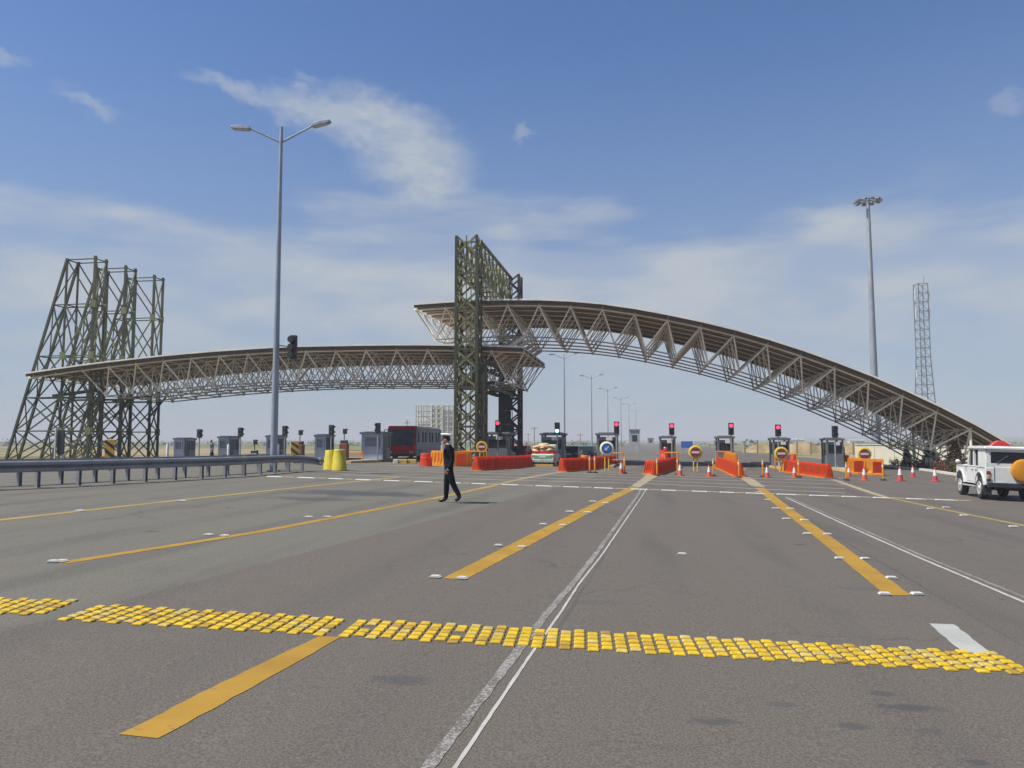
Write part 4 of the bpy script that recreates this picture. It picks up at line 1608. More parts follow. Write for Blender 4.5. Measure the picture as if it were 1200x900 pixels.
round_sign('yellow ringed no entry sign between the portal columns', 564.5, 523.5, 6.5, 47, 'no')
round_sign('round blue sign with a white arrow pointing down left', 711, 525.5, 8.2, 50, 'arrow')
round_sign('yellow ringed no entry sign in the empty lane', 815, 530, 8.2, 50, 'no')
round_sign('yellow ringed no entry sign on a yellow stand at the long right orange row', 915.5, 531.5, 8.0, 51, 'no')
round_sign('yellow ringed no entry sign above the amber barriers, farthest right', 1013, 532, 8.0, 53, 'no')


def chevron_sign(label, px, py, wpx, hpx, d, tilt=0):
    c = at(px, py, d)
    g0 = G(c.x, c.y)
    w, h = wpx * d / FPX, hpx * d / FPX
    t = thing('hazard_marker', label, 'sign', (c.x, c.y, g0), 0.15)
    mb = MB()
    mb.bar((0, .05, 0), (0, .05, c.z - g0), 0.045, 8)
    mb.build('post', MAT['pole'], t, smooth=True)
    z0 = c.z - g0
    mb = MB()
    mb.box((0, 0, z0), (w, .03, h))
    mb.build('board', MAT['sign_amber'], t, bevel=.01)
    for k in range(2):
        zc = z0 + h * (-.16 + .46 * k)
        mb = MB()
        mb.prism([(-w * .49, min(z0 + h * .48, zc + h * .26)), (-w * .49, min(z0 + h * .47, zc + h * .06)), (w * .49, zc - h * .32), (w * .49, zc - h * .12)], 'y', -.022, -.016)
        mb.build('stripe', MAT['black'], t)
    return t


chevron_sign('amber hazard board with black diagonal stripes before the lattice towers', 128.5, 527, 11, 24, 34)
chevron_sign('amber hazard board with black diagonal stripes right of the tall lamp post', 345.5, 526, 9, 18, 52)

# ------------------------------------------------------------------ guardrail
near_px = [(-95, 577.5), (43, 571.7), (85, 569.8), (125, 567.3), (160, 565.3), (193, 563.6), (221, 562), (246, 560.6), (271, 559), (292, 557.4), (312, 555.6), (342, 553), (366, 551.6)]
nearP = [gp(*p) for p in near_px]
endP = gp(383, 552.2)
farP = []
for i, p in enumerate(nearP):
    a, b = nearP[max(0, i - 1)], nearP[min(len(nearP) - 1, i + 1)]
    d = (b - a)
    d.z = 0
    d.normalize()
    s = Vector((-d.y, d.x, 0))
    farP.append(p + s * 1.15)
pathG = nearP + [endP] + farP[::-1]


def smooth_path(P, it=2):
    for _ in range(it):
        Q = [P[0]]
        for a, b in zip(P[:-1], P[1:]):
            Q += [a.lerp(b, .25), a.lerp(b, .75)]
        Q.append(P[-1])
        P = Q
    return P


SP = smooth_path(pathG, 2)
rail = thing('guardrail', 'long grey steel guardrail loop on posts left of the road', 'guardrail', nearP[3])
W = [(0.02, .46), (.085, .50), (.085, .57), (.02, .62), (.085, .67), (.085, .75), (.02, .79), (-.02, .79), (-.02, .46)]
mb = MB()
N = len(SP)
for i, p in enumerate(SP):
    a, b = SP[max(0, i - 1)], SP[min(N - 1, i + 1)]
    d = (b - a)
    d.z = 0
    d.normalize()
    s = Vector((d.y, -d.x, 0))
    t = i / (N - 1)
    dip = 0.18 * math.exp(-((t - 0.5) / 0.05) ** 2)
    for (o_, z) in W:
        q = p + s * o_
        mb.v.append(Vector((q.x, q.y, G(p.x, p.y) + z - dip)) - nearP[3])
n = len(W)
for i in range(N - 1):
    for j in range(n):
        mb.f.append([i * n + j, i * n + (j + 1) % n, (i + 1) * n + (j + 1) % n, (i + 1) * n + j])
        mb.k.append(0)
mb.build('beam', MAT['rail'], rail)
pmesh = None
for side, PP in ((0, nearP), (1, farP)):
    L = [0]
    for a, b in zip(PP[:-1], PP[1:]):
        L.append(L[-1] + (b - a).length)
    s = 0.4
    while s < L[-1]:
        k = max(j for j in range(len(L) - 1) if L[j] <= s)
        p = PP[k].lerp(PP[k + 1], (s - L[k]) / (L[k + 1] - L[k]))
        d = (PP[k + 1] - PP[k]).normalized()
        if pmesh is None:
            mb = MB()
            mb.box((-.045, 0, .34), (.012, .12, .82))
            mb.box((.045, 0, .34), (.012, .12, .82))
            mb.box((0, 0, .34), (.078, .012, .82))
            mb.box((0, -.075, .62), (.09, .03, .2))
            o = mb.build('post', MAT['rail'], rail)
            pmesh = o.data
        else:
            o = bpy.data.objects.new('post', pmesh)
            COL.objects.link(o)
            o.parent = rail
        q = p + Vector((-d.y, d.x, 0)) * (.09 if side == 0 else -.09)
        o.location = Vector((q.x, q.y, G(q.x, q.y))) - nearP[3]
        o.rotation_euler = (0, 0, atan2(d.y, d.x) + (pi if side else 0))
        s += 1.32


# ------------------------------------------------------------------ lamp posts
def lamp_post(label, base, H, arm=2.0, rise=.62, head=1.0, r=0.13, group=None, rz=0.0, asym=True):
    t = thing('street_lamp', label, 'street lamp', base, rz, group)
    mb = MB()
    mb.bar((0, 0, 0), (0, 0, H), r, 14, r1=r * .45)
    mb.build('pole', MAT['pole'], t, smooth=True)
    mb = MB()
    mb.box((0, 0, .03), (.5, .5, .06))
    mb.build('base_plate', MAT['pole'], t)
    for s in (-1, 1):
        e = Vector((s * (arm - .55), 0, H - .55 + rise * (1.0 if s > 0 else .8)))
        mb = MB()
        mb.bar((0, 0, H - .75), e, 0.05, 8, r1=.04)
        mb.build('arm', MAT['pole'], t, smooth=True)
        mb = MB()
        d = Vector((s, 0, .28 if s > 0 else .04)).normalized()
        X = Matrix.Translation(e + d * head * .42) @ d.to_track_quat('X', 'Z').to_matrix().to_4x4()
        pr = [(-.5, -.03), (-.42, -.09), (.35, -.09), (.5, -.03), (.42, .07), (-.2, .10), (-.45, .06)]
        mb.prism([(a * head, b * head) for a, b in pr], 'y', -.17 * head, .17 * head, X=X)
        hd = mb.build('lamp_head', MAT['galv'], t, bevel=.02)
        mb = MB()
        mb.box((-.02, 0, -.10 * head), (.62 * head, .24 * head, .04), X=X)
        mb.build('lamp_glass', MAT['lamp_glass'], hd)
    return t


d0 = 35.3
b0 = at(318, 545, d0)
bz = G(b0.x, b0.y)
topz = at(324.5, 149, d0).z
lp = lamp_post('tall double arm street lamp standing behind the guardrail on the left', Vector((b0.x + .1, b0.y, bz)), topz - bz, arm=2.05, head=.95, r=.17)
far_l = [(661, 415, 126, 'nearest of the double arm street lamps beyond the booths'), (693, 440, 168, 'second double arm street lamp beyond the booths'), (712, 455, 208, 'third double arm street lamp beyond the booths'),
         (727.5, 466, 250, 'fourth double arm street lamp beyond the booths'), (737, 473, 290, 'fifth double arm street lamp beyond the booths'), (745, 481, 352, 'sixth double arm street lamp beyond the booths, almost lost in the haze')]
proto = None
for (px, py, d, lab) in far_l:
    p = at(px, py, d)
    g0 = G(p.x, p.y)
    if proto is None:
        proto = lamp_post(lab, Vector((p.x, p.y, g0)), p.z - g0, arm=2.2, head=1.1, r=.16, group='double arm street lamps beyond the booths')
        H0 = p.z - g0
    else:
        o = copy_tree(proto)
        o.location = (p.x, p.y, g0)
        o.scale = (1, 1, (p.z - g0) / H0)
        o['label'] = lab

# three-lens signal bracketed to the tall lamp
sg = at(344, 407, d0)
t = thing('traffic_light', 'large dark traffic light hanging on a bracket of the tall lamp post', 'traffic light', sg)
mb = MB()
mb.box((0, 0, 0), (.30, .26, 1.12))
mb.build('housing', MAT['black'], t, bevel=.03)
mb = MB()
poleX = b0.x + .1
mb.bar((poleX - sg.x, b0.y - sg.y, .10), (-.15, 0, .02), .03, 8)
mb.build('bracket', MAT['pole'], t, smooth=True)
for k in range(3):
    z = .36 - .36 * k
    mb = MB()
    X = Matrix.Translation((0, .135, z)) @ Matrix.Rotation(-pi / 2, 4, 'X')
    mb.lathe([(.13, 0), (.13, .02), (.08, .04)], 12, X=X)
    mb.build('lens', MAT['dim_lens'], t)
    mb = MB()
    mb.bar((-.02, -.12, z), (-.09, -.30, z - .02), .14, 12, r1=.15)
    mb.build('visor', MAT['black'], t, smooth=True)

# high mast
dm = 75.0
tm = at(1017, 234, dm)
gm = G(tm.x, tm.y)
hm = thing('high_mast_light', 'very tall high mast light with a ring of floodlights on the right', 'mast light', Vector((tm.x, tm.y, gm)))
bm_ = at(1023.5, 545, dm)
Hm = tm.z - gm
mb = MB()
mb.bar((0, 0, 0), (0, 0, Hm), .42, 16, r1=.17)
mb.build('pole', MAT['pole'], hm, smooth=True)
mb = MB()
mb.lathe([(.55, 0), (.55, .08), (.44, .1)], 16)
mb.build('base_plate', MAT['pole'], hm)
mb = MB()
for i in range(24):
    a0, a1 = 2 * pi * i / 24, 2 * pi * (i + 1) / 24
    mb.bar((.8 * cos(a0), .8 * sin(a0), Hm - .12), (.8 * cos(a1), .8 * sin(a1), Hm - .12), .05, 6)
mb.build('ring', MAT['booth_dark'], hm)
for i in range(10):
    a = 2 * pi * i / 10 + .2
    X = Matrix.Translation((1.0 * cos(a), 1.0 * sin(a), Hm - .10)) @ Matrix.Rotation(a, 4, 'Z') @ Matrix.Rotation(.25, 4, 'Y')
    mb = MB()
    mb.box((.05, 0, 0), (.62, .42, .16), X=X, taper=.8)
    fl = mb.build('floodlight', MAT['booth_dark'], hm, bevel=.02)
    mb = MB()
    mb.box((.07, 0, -.09), (.5, .34, .03), X=X)
    mb.build('lens', MAT['glass_grey'], fl)
    bar_part('spoke', (0, 0, Hm - .12), (.85 * cos(a), .85 * sin(a), Hm - .12), .035, MAT['booth_dark'], hm)

# telecom tower
dt = 210.0
tt = at(1078.5, 333, dt)
gt = G(tt.x, tt.y)
tw = thing('telecom_tower', 'grey lattice telecom tower far behind the right arch', 'telecom tower', Vector((tt.x, tt.y, gt)))
Ht = tt.z - gt
nl = 18
ww = lambda z: 2.3 - 1.0 * min(1, z / Ht / .55)
for sx in (-1, 1):
    for sy in (-1, 1):
        bar_part('leg', (sx * 2.3, sy * 2.3, 0), (sx * 1.3, sy * 1.3, Ht * .55), .14, MAT['booth_dark'], tw)
        bar_part('leg', (sx * 1.3, sy * 1.3, Ht * .55), (sx * 1.3, sy * 1.3, Ht), .12, MAT['booth_dark'], tw)
for i in range(nl):
    z0, z1 = Ht * i / nl, Ht * (i + 1) / nl
    w0, w1 = ww(z0), ww(z1)
    cs = [(-1, -1), (1, -1), (1, 1), (-1, 1)]
    for k in range(4):
        a, b = cs[k], cs[(k + 1) % 4]
        bar_part('rung', (a[0] * w1, a[1] * w1, z1), (b[0] * w1, b[1] * w1, z1), .07, MAT['booth_dark'], tw)
        if k in (0, 2):
            bar_part('brace', (a[0] * w0, a[1] * w0, z0), (b[0] * w1, b[1] * w1, z1), .06, MAT['booth_dark'], tw)
            bar_part('brace', (b[0] * w0, b[1] * w0, z0), (a[0] * w1, a[1] * w1, z1), .06, MAT['booth_dark'], tw)
for (z, sx) in ((Ht * .93, 1), (Ht * .93, -1), (Ht * .82, 1), (Ht * .82, -1), (Ht * .45, -1.25)):
    mb = MB()
    mb.box((sx * 1.75, -.6, z), (.5, .35, 2.4))
    mb.build('antenna', MAT['white'], tw, bevel=.05)
bar_part('whip', (1.0, 0, Ht), (1.0, 0, Ht + 2.2), .06, MAT['booth_dark'], tw)


# ------------------------------------------------------------------ vehicles
def wheel(parent, x, y, r, w, rim=MAT['alloy'], cover=None):
    X = Matrix.Translation((x, y, r)) @ Matrix.Rotation(pi / 2, 4, 'Y')
    mb = MB()
    mb.lathe([(r * .62, -w / 2), (r * .92, -w / 2), (r, -w * .32), (r, w * .32), (r * .92, w / 2), (r * .62, w / 2)], 24, X=X)
    wh = mb.build('wheel', MAT['rubber'], parent, smooth=True)
    s = 1 if x > 0 else -1
    mb = MB()
    X2 = Matrix.Translation((x + s * w * .5, y, r)) @ Matrix.Rotation(s * pi / 2, 4, 'Y')
    mb.lathe([(r * .64, -.01), (r * .62, w * .07), (r * .52, w * .04), (r * .42, w * .01), (r * .24, w * .03), (r * .2, w * .12), (.01, w * .13)], 20, X=X2)
    mb.build('rim', rim, wh, smooth=True)
    return wh


def arch_profile(y0, y1, zb, zt, wheels, ra, n=8):
    """side outline of a body with wheel arches; wheels ordered from y0 to y1"""
    pts = [(y0, zt), (y0, zb)]
    for wy in wheels:
        for i in range(n + 1):
            t = pi - pi * i / n
            pts.append((wy + ra * cos(t), max(zb, zb + ra * .95 * sin(t))))
    pts += [(y1, zb), (y1, zt)]
    return pts


def jeep():
    p = gp(1152.5, 585)
    rz = -radians(14)
    # local: front +y, right +x; the rear left tyre stands on p
    R = Matrix.Rotation(rz, 3, 'Z')
    off = R @ Vector((-0.72, -1.12, 0))
    o = p - off
    o.z = G(o.x, o.y) + 0.01
    t = thing('jeep', 'white boxy off road jeep seen from behind with an amber spare wheel cover', 'jeep', o, rz)
    t.rotation_euler = (0, 0.03, rz)
    t.scale = (1.0, 1.0, 1.08)
    Wd = 1.66
    body = MB()
    prof = arch_profile(-1.72, 1.80, .52, 1.14, (-1.12, 1.22), .46)
    body.prism(prof, 'x', -Wd / 2, Wd / 2)
    bo_ = body.build('body', MAT['car_white'], t, bevel=.018)
    mb = MB()
    mb.prism([(.42, 1.13), (.42, 1.23), (1.74, 1.17), (1.80, 1.13)], 'x', -.62, .62)
    mb.build('bonnet', MAT['car_white'], t, bevel=.02)
    for sx in (-1, 1):
        mb = MB()
        mb.box((sx * (.62 + .105), 1.15, 1.11), (.20, 1.32, .09))
        mb.build('wing_top', MAT['car_white'], t, bevel=.025)
    # cabin: dark glass volume set back behind pillars and panels
    mb = MB()
    mb.prism([(-1.62, 1.14), (.36, 1.14), (.16, 1.78), (-1.56, 1.78)], 'x', -Wd / 2 + .09, Wd / 2 - .09)
    mb.build('window_glass', MAT['glass_dark'], t)
    for sx in (-1, 1):
        x0, x1 = sx * (Wd / 2 - .075), sx * (Wd / 2 - .015)
        a, b = min(x0, x1), max(x0, x1)
        mb = MB()
        mb.prism([(-1.70, 1.13), (-.86, 1.13), (-.86, 1.80), (-1.64, 1.80)], 'x', a, b)
        mb.build('quarter_panel', MAT['car_white'], t, bevel=.012)
        for (ya, yb) in ((-.42, -.27), ):
            mb = MB()
            mb.prism([(ya, 1.13), (yb, 1.13), (yb, 1.8), (ya, 1.8)], 'x', a, b)
            mb.build('pillar', MAT['car_white'], t)
        mb = MB()
        mb.prism([(.26, 1.13), (.42, 1.13), (.20, 1.80), (.06, 1.80)], 'x', a, b)
        mb.build('windscreen_pillar', MAT['car_white'], t)
        mb = MB()
        mb.box(((a + b) / 2, -.68, 1.155), (b - a - .01, 2.0, .05))
        mb.build('sill_rail', MAT['car_white'], t)
        # doors as proud shallow panels with gaps
        for (ya, yb) in ((-.40, .38), (-.84, -.43)):
            mb = MB()
            mb.box((sx * (Wd / 2 + .004), (ya + yb) / 2, .86), (.022, yb - ya - .02, .52))
            dr = mb.build('door', MAT['car_white'], t, bevel=.006)
            mb = MB()
            mb.box((sx * (Wd / 2 + .03), ya + .10, 1.02), (.03, .10, .04))
            mb.build('handle', MAT['black'], dr)
        mb = MB()
        mb.box((sx * (Wd / 2 + .06), .05, .43), (.16, 1.55, .05))
        mb.build('side_step', MAT['alloy'], t, bevel=.01)
        mb = MB()
        mb.box((sx * (Wd / 2 - .10), -1.735, .96), (.13, .05, .12))
        mb.build('tail_light', MAT['sign_red'], t, bevel=.01)
        mb = MB()
        mb.box((sx * (Wd / 2 - .10), -1.735, .70), (.13, .04, .09))
        mb.build('rear_reflector', MAT['black'], t, bevel=.01)
        mb = MB()
        mb.box((sx * (Wd / 2 + .12), .46, 1.28), (.16, .04, .16))
        mb.build('mirror', MAT['black'], t, bevel=.01)
        for wy in (-1.12, 1.22):
            # rounded flare over the wheel
            mb = MB()
            for i in range(10):
                t0, t1 = pi * i / 10, pi * (i + 1) / 10
                vs_ = []
                for tt_ in (t0, t1):
                    for (rr, xx) in ((.46, 0), (.51, 0), (.51, .05), (.46, .05)):
                        vs_.append((sx * (Wd / 2 + xx), wy + rr * cos(tt_), .52 + rr * .95 * sin(tt_)))
                mb.add(vs_, [(0, 1, 5, 4), (1, 2, 6, 5), (2, 3, 7, 6), (3, 0, 4, 7)])
            mb.build('wheel_flare', MAT['car_white'], t)
            mb = MB()
            mb.box((sx * (Wd / 2 - .25), wy, .72), (.3, .88, .5))
            mb.build('wheel_well', MAT['rubber'], t)
            wheel(t, sx * (Wd / 2 - .09), wy, .39, .25)
    # rear wall around a wide window
    mb = MB()
    mb.box((0, -1.665, 1.215), (Wd - .16, .06, .17))
    mb.box((0, -1.645, 1.755), (Wd - .16, .06, .10))
    for sx in (-1, 1):
        mb.box((sx * (Wd / 2 - .13), -1.657, 1.5), (.14, .06, .42))
    mb.build('rear_wall', MAT['car_white'], t)
    mb = MB()
    mb.box((0.0, -1.735, .88), (1.0, .03, .58))
    dr = mb.build('tailgate', MAT['car_white'], t, bevel=.012)
    mb = MB()
    mb.prism([(-1.76, 1.79), (.24, 1.79), (.30, 1.84), (.16, 1.90), (-1.62, 1.91), (-1.79, 1.84)], 'x', -Wd / 2 - .03, Wd / 2 + .03)
    mb.build('roof', MAT['car_white'], t, bevel=.03, segs=2)
    mb = MB()
    mb.box((0, -1.83, .53), (1.62, .16, .17))
    mb.build('rear_bumper', MAT['black'], t, bevel=.02)
    mb = MB()
    mb.box((0, .1, .47), (.9, 3.3, .16))
    mb.build('chassis', MAT['rubber'], t)
    mb = MB()
    mb.bar((-.62, -1.12, .39), (.62, -1.12, .39), .07, 8)
    mb.bar((-.62, 1.22, .39), (.62, 1.22, .39), .07, 8)
    mb.build('axle', MAT['rubber'], t)
    # spare wheel in a dished amber cover
    mb = MB()
    X = Matrix.Translation((.40, -1.78, 1.07)) @ Matrix.Rotation(pi / 2, 4, 'X')
    mb.lathe([(.36, -.04), (.40, .02), (.405, .14), (.38, .20), (.30, .225), (.12, .235), (.01, .236)], 28, X=X)
    mb.build('spare_wheel_cover', MAT['cover_amber'], t, smooth=True)
    # red beacon: low pyramid on the roof
    mb = MB()
    mb.prism([(-.40, 1.91), (.40, 1.91), (.28, 2.02), (.10, 2.13), (-.10, 2.13), (-.28, 2.02)], 'y', -.86, -.60, X=Matrix.Translation((0, 0, -.01)))
    mb.build('roof_beacon', MAT['plastic_red'], t, bevel=.02)
    for sx in (-1, 1):
        for (yy, z0, z1) in ((.385, .58, 1.12), (-.415, .58, 1.12), (-.845, .58, 1.12)):
            mb = MB()
            mb.box((sx * (Wd / 2 + .001), yy, (z0 + z1) / 2), (.006, .022, z1 - z0))
            mb.build('door_gap', MAT['rubber'], t)
        mb = MB()
        mb.box((sx * (Wd / 2 + .006), .0, 1.135), (.02, 3.3, .018))
        mb.build('waist_trim', MAT['galv'], t)
        mb = MB()
        mb.box((sx * (Wd / 2 + .035), -.74, 1.795), (.02, 2.0, .025))
        mb.build('roof_gutter', MAT['galv'], t)
        mb = MB()
        mb.box((sx * (Wd / 2 - .14), -1.52, .33), (.26, .02, .30))
        mb.build('mud_flap', MAT['rubber'], t)
        X = Matrix.Translation((sx * (Wd / 2 - .10), -1.745, .83)) @ Matrix.Rotation(pi / 2, 4, 'X')
        mb = MB()
        mb.lathe([(.05, 0), (.05, .03), (.035, .045)], 12, X=X)
        mb.build('indicator', MAT['plastic_amber'], t, smooth=True)
    mb = MB()
    mb.bar((-.45, -1.715, 1.31), (-.05, -1.71, 1.58), .012, 5)
    mb.build('rear_wiper', MAT['black'], t)
    mb = MB()
    mb.box((-.52, -1.742, .88), (.02, .02, .58))
    mb.build('tailgate_gap', MAT['rubber'], t)
    mb = MB()
    mb.box((-.40, -1.76, .60), (.36, .02, .10))
    mb.build('number_plate', MAT['white'], t)
    mb = MB()
    mb.box((0, 1.84, .58), (1.66, .12, .16))
    mb.build('front_bumper', MAT['black'], t, bevel=.02)
    return t


jeep()


def car(label, loc, rz, paint, L=4.2, W=1.66, H=1.42, cab=(-1.35, 1.05), name='car', cat='car', pickup=False, group=None):
    """front +y"""
    t = thing(name, label, cat, loc, rz, group)
    y0, y1 = -L / 2, L / 2
    wy = (-L * .31, L * .31)
    prof = arch_profile(y0, y1, .28, .62, wy, .34)
    # shoulder line
    top = [(y1, .62), (y1 - .06, .74), (y1 * .45, .90), (y0 + .1, .92), (y0, .84), (y0, .62)]
    prof = prof[1:-1] + top
    mb = MB()
    mb.prism(prof, 'x', -W / 2, W / 2)
    mb.build('body', paint, t, bevel=.03)
    zc = .90
    c0, c1 = cab
    mb = MB()
    mb.prism([(c0, zc), (c1, zc), (c1 - .55, H - .07), (c0 + (.12 if pickup else .42), H - .07)], 'x', -W / 2 + .12, W / 2 - .12)
    mb.build('window_glass', MAT['glass_dark'], t)
    mb = MB()
    mb.prism([(c0 + (.08 if pickup else .38), H - .08), (c1 - .5, H - .08), (c1 - .62, H), (c0 + (.16 if pickup else .5), H)], 'x', -W / 2 + .13, W / 2 - .13)
    mb.build('roof', paint, t, bevel=.02)
    for sx in (-1, 1):
        for (ya, yb, yc, yd) in ((c0 - .02, c0 + .12, c0 + (.20 if pickup else .50), c0 + (.10 if pickup else .36)), (c1 - .12, c1 + .02, c1 - .50, c1 - .6), ((c0 + c1) / 2 - .05, (c0 + c1) / 2 + .05, (c0 + c1) / 2 + .04, (c0 + c1) / 2 - .06)):
            mb = MB()
            x0, x1 = sorted((sx * (W / 2 - .135), sx * (W / 2 - .10)))
            mb.prism([(ya, zc - .01), (yb, zc - .01), (yc, H - .06), (yd, H - .06)], 'x', x0, x1)
            mb.build('pillar', paint, t)
        mb = MB()
        mb.box((sx * (W / 2 - .14), y0 - .004, .76), (.20, .03, .13))
        mb.build('tail_light', MAT['red_lens'], t)
        mb = MB()
        mb.box((sx * (W / 2 - .22), y1 - .01, .68), (.28, .05, .12))
        mb.build('headlight', MAT['lamp_glass'], t)
        for y in wy:
            wheel(t, sx * (W / 2 - .10), y, .30, .19)
            mb = MB()
            mb.box((sx * (W / 2 - .24), y, .46), (.22, .6, .3))
            mb.build('wheel_well', MAT['rubber'], t)
    mb = MB()
    mb.box((0, y0 - .04, .42), (W - .04, .12, .18))
    mb.build('bumper', MAT['alloy'] if pickup else MAT['black'], t, bevel=.02)
    mb = MB()
    mb.box((0, y0 - .035, .70), (.5, .02, .12))
    mb.build('number_plate', MAT['white'], t)
    return t


# pickup with a high load of sacks
pp = gp(642, 546.5)
pk = car('small white and green pickup with a load of sacks driving into the lane', Vector((pp.x, pp.y + 2.0, G(pp.x, pp.y + 2))), -radians(11), MAT['car_pale_green'], L=4.0, W=1.62, H=1.58, cab=(.05, 1.25), name='pickup_truck', cat='pickup', pickup=True)
mb = MB()
mb.box((0, -2.016, .66), (1.22, .03, .26))
mb.build('tailgate_stripe', MAT['car_green'], pk)
mb = MB()
mb.box((0, -1.0, .97), (1.5, 1.85, .14))
mb.build('cargo_bed', MAT['bus_red'], pk, bevel=.02)
k = 0
for z, n in ((1.15, 3), (1.36, 3), (1.54, 1)):
    for i in range(n):
        for yy in (-1.65, -.95, -.35):
            mb = MB()
            mb.ball((0, 0, 0), 1.0, 10, 6, sc=(.31, .36, .145))
            o = mb.build('sack', [MAT['sack'], MAT['plastic_red']][1 if (k * 7) % 11 == 3 else 0], smooth=True)
            o.parent = None
            o.location = pk.location + Matrix.Rotation(-radians(11), 3, 'Z') @ Vector(((i - (n - 1) / 2) * .48 + random.uniform(-.03, .03), yy, z))
            o.rotation_euler = (random.uniform(-.25, .25), random.uniform(-.35, .35), random.uniform(-.8, .8))
            o.scale = (random.uniform(.85, 1.2), random.uniform(.8, 1.1), random.uniform(.8, 1.3))
            tag(o, {1.15: 'full sack in the bottom layer of the pile on the small pickup', 1.36: 'full sack in the middle layer of the pile on the small pickup', 1.54: 'full sack on top of the pile on the small pickup'}[z], 'sack', 'sacks piled on the pickup bed')
            k += 1
p = gp(671, 541.5)
car('charcoal car queueing right of the pickup, nearer of two', ground(p.x, p.y + 1), -radians(12), MAT['car_dark'])
p = gp(688, 538.8)
car('dark car beyond the charcoal one, closer to the blue arrow sign', ground(p.x + .2, p.y + 1), -radians(12), MAT['car_blue'])
p = gp(587, 541.2)
car('blue grey car half hidden behind the orange row at the rear portal column', ground(p.x, p.y + 2), -radians(14), MAT['car_blue'], H=1.4)
p = gp(612, 539)
car('dark red car behind the orange row left of the pickup', ground(p.x, p.y + 2), -radians(14), MAT['bus_red'], H=1.4)


def bus():
    fl = at(453, 540, 71.5)
    fr = at(487, 540, 71.5)
    W = fr.x - fl.x
    rz = -radians(11)
    # local: front toward -y, x right; front left corner at fl
    R = Matrix.Rotation(rz, 3, 'Z')
    o = Vector((fl.x, fl.y, 0)) + R @ Vector((W / 2, 0, 0))
    o.z = G(o.x, o.y)
    t = thing('bus', 'red fronted coach with a dark windscreen and grey side coming through the toll', 'bus', o, rz)
    H = at(470, 499, 71.5).z - o.z
    L = 8.6
    mb = MB()
    mb.prism([(-W / 2, .35), (W / 2, .35), (W / 2, 1.35), (-W / 2, 1.35)], 'y', 0.02, .6)
    mb.build('front_panel', MAT['bus_red'], t, bevel=.06, segs=2)
    mb = MB()
    mb.prism([(.04, 1.352), (.62, 1.352), (.62, H - .32), (.26, H - .32)], 'x', -W / 2 + .05, W / 2 - .05)
    mb.build('windscreen', MAT['glass_dark'], t, bevel=.03)
    for sx in (-1, 1):
        mb = MB()
        x0, x1 = sorted((sx * (W / 2 - .12), sx * W / 2))
        mb.prism([(.02, 1.354), (.18, 1.354), (.40, H - .32), (.24, H - .32)], 'x', x0, x1)
        mb.build('windscreen_pillar', MAT['bus_red'], t)
    mb = MB()
    mb.prism([(.22, H - .318), (.9, H - .318), (.9, H), (.5, H), (.3, H - .08)], 'x', -W / 2, W / 2)
    mb.build('destination_panel', MAT['bus_red'], t, bevel=.04)
    mb = MB()
    mb.box((0, L / 2 + .3, 1.0), (W - .02, L - .62, 1.3))
    mb.build('lower_body', MAT['bus_silver'], t, bevel=.03)
    mb = MB()
    mb.box((0, L / 2 + .3, 1.0), (W - .004, L - .65, .06))
    mb.build('side_trim', MAT['bus_red'], t)
    mb = MB()
    mb.box((0, L / 2 + .31, 1.9 + .2), (W - .14, L - .64, 1.62))
    mb.build('side_glass', MAT['glass_dark'], t)
    for sx in (-1, 1):
        for i in range(8):
            mb = MB()
            mb.box((sx * (W / 2 - .045), .72 + i * (L - .8) / 7, 2.12), (.09, .75 if i % 2 else .34, 1.6))
            mb.build('window_pillar', MAT['bus_silver'], t)
        mb = MB()
        mb.box((sx * (W / 2 - .05), L / 2 + .31, H - .42), (.10, L - .66, .30))
        mb.build('cornice', MAT['bus_silver'], t)
        for y in (1.9, 6.6):
            wheel(t, sx * (W / 2 - .15), y, .48, .3)
        mb = MB()
        mb.tube([(sx * (W / 2 - .1), .3, H - .4), (sx * (W / 2 + .14), -.2, H - .36), (sx * (W / 2 + .18), -.28, H - .7)], .035, 6)
        mb.box((sx * (W / 2 + .18), -.28, H - .92), (.2, .1, .5))
        mb.build('mirror', MAT['black'], t)
        mb = MB()
        mb.box((sx * (W / 2 - .3), 0.0, .72), (.4, .05, .2))
        mb.build('headlight', MAT['lamp_glass'], t, bevel=.02)
    mb = MB()
    mb.box((0, L / 2 + .4, H - .16), (W - .1, L - .9, .24))
    mb.build('roof', MAT['white'], t, bevel=.06)
    mb = MB()
    mb.box((0, -.02, .46), (W - .1, .1, .22))
    mb.build('bumper', MAT['black'], t, bevel=.03)
    mb = MB()
    mb.bar((0.2, 1.2, H - .05), (.2, 1.2, H + .6), .03, 6)
    mb.bar((-.1, 1.2, H + .3), (.5, 1.2, H + .3), .02, 6)
    mb.build('antenna', MAT['black'], t)
    for i in range(2):
        mb = MB()
        mb.bar((-.5 + i * .9, -.005, 1.42), (-.1 + i * .9, .10, 2.0), .02, 5)
        mb.build('wiper', MAT['black'], t)


bus()


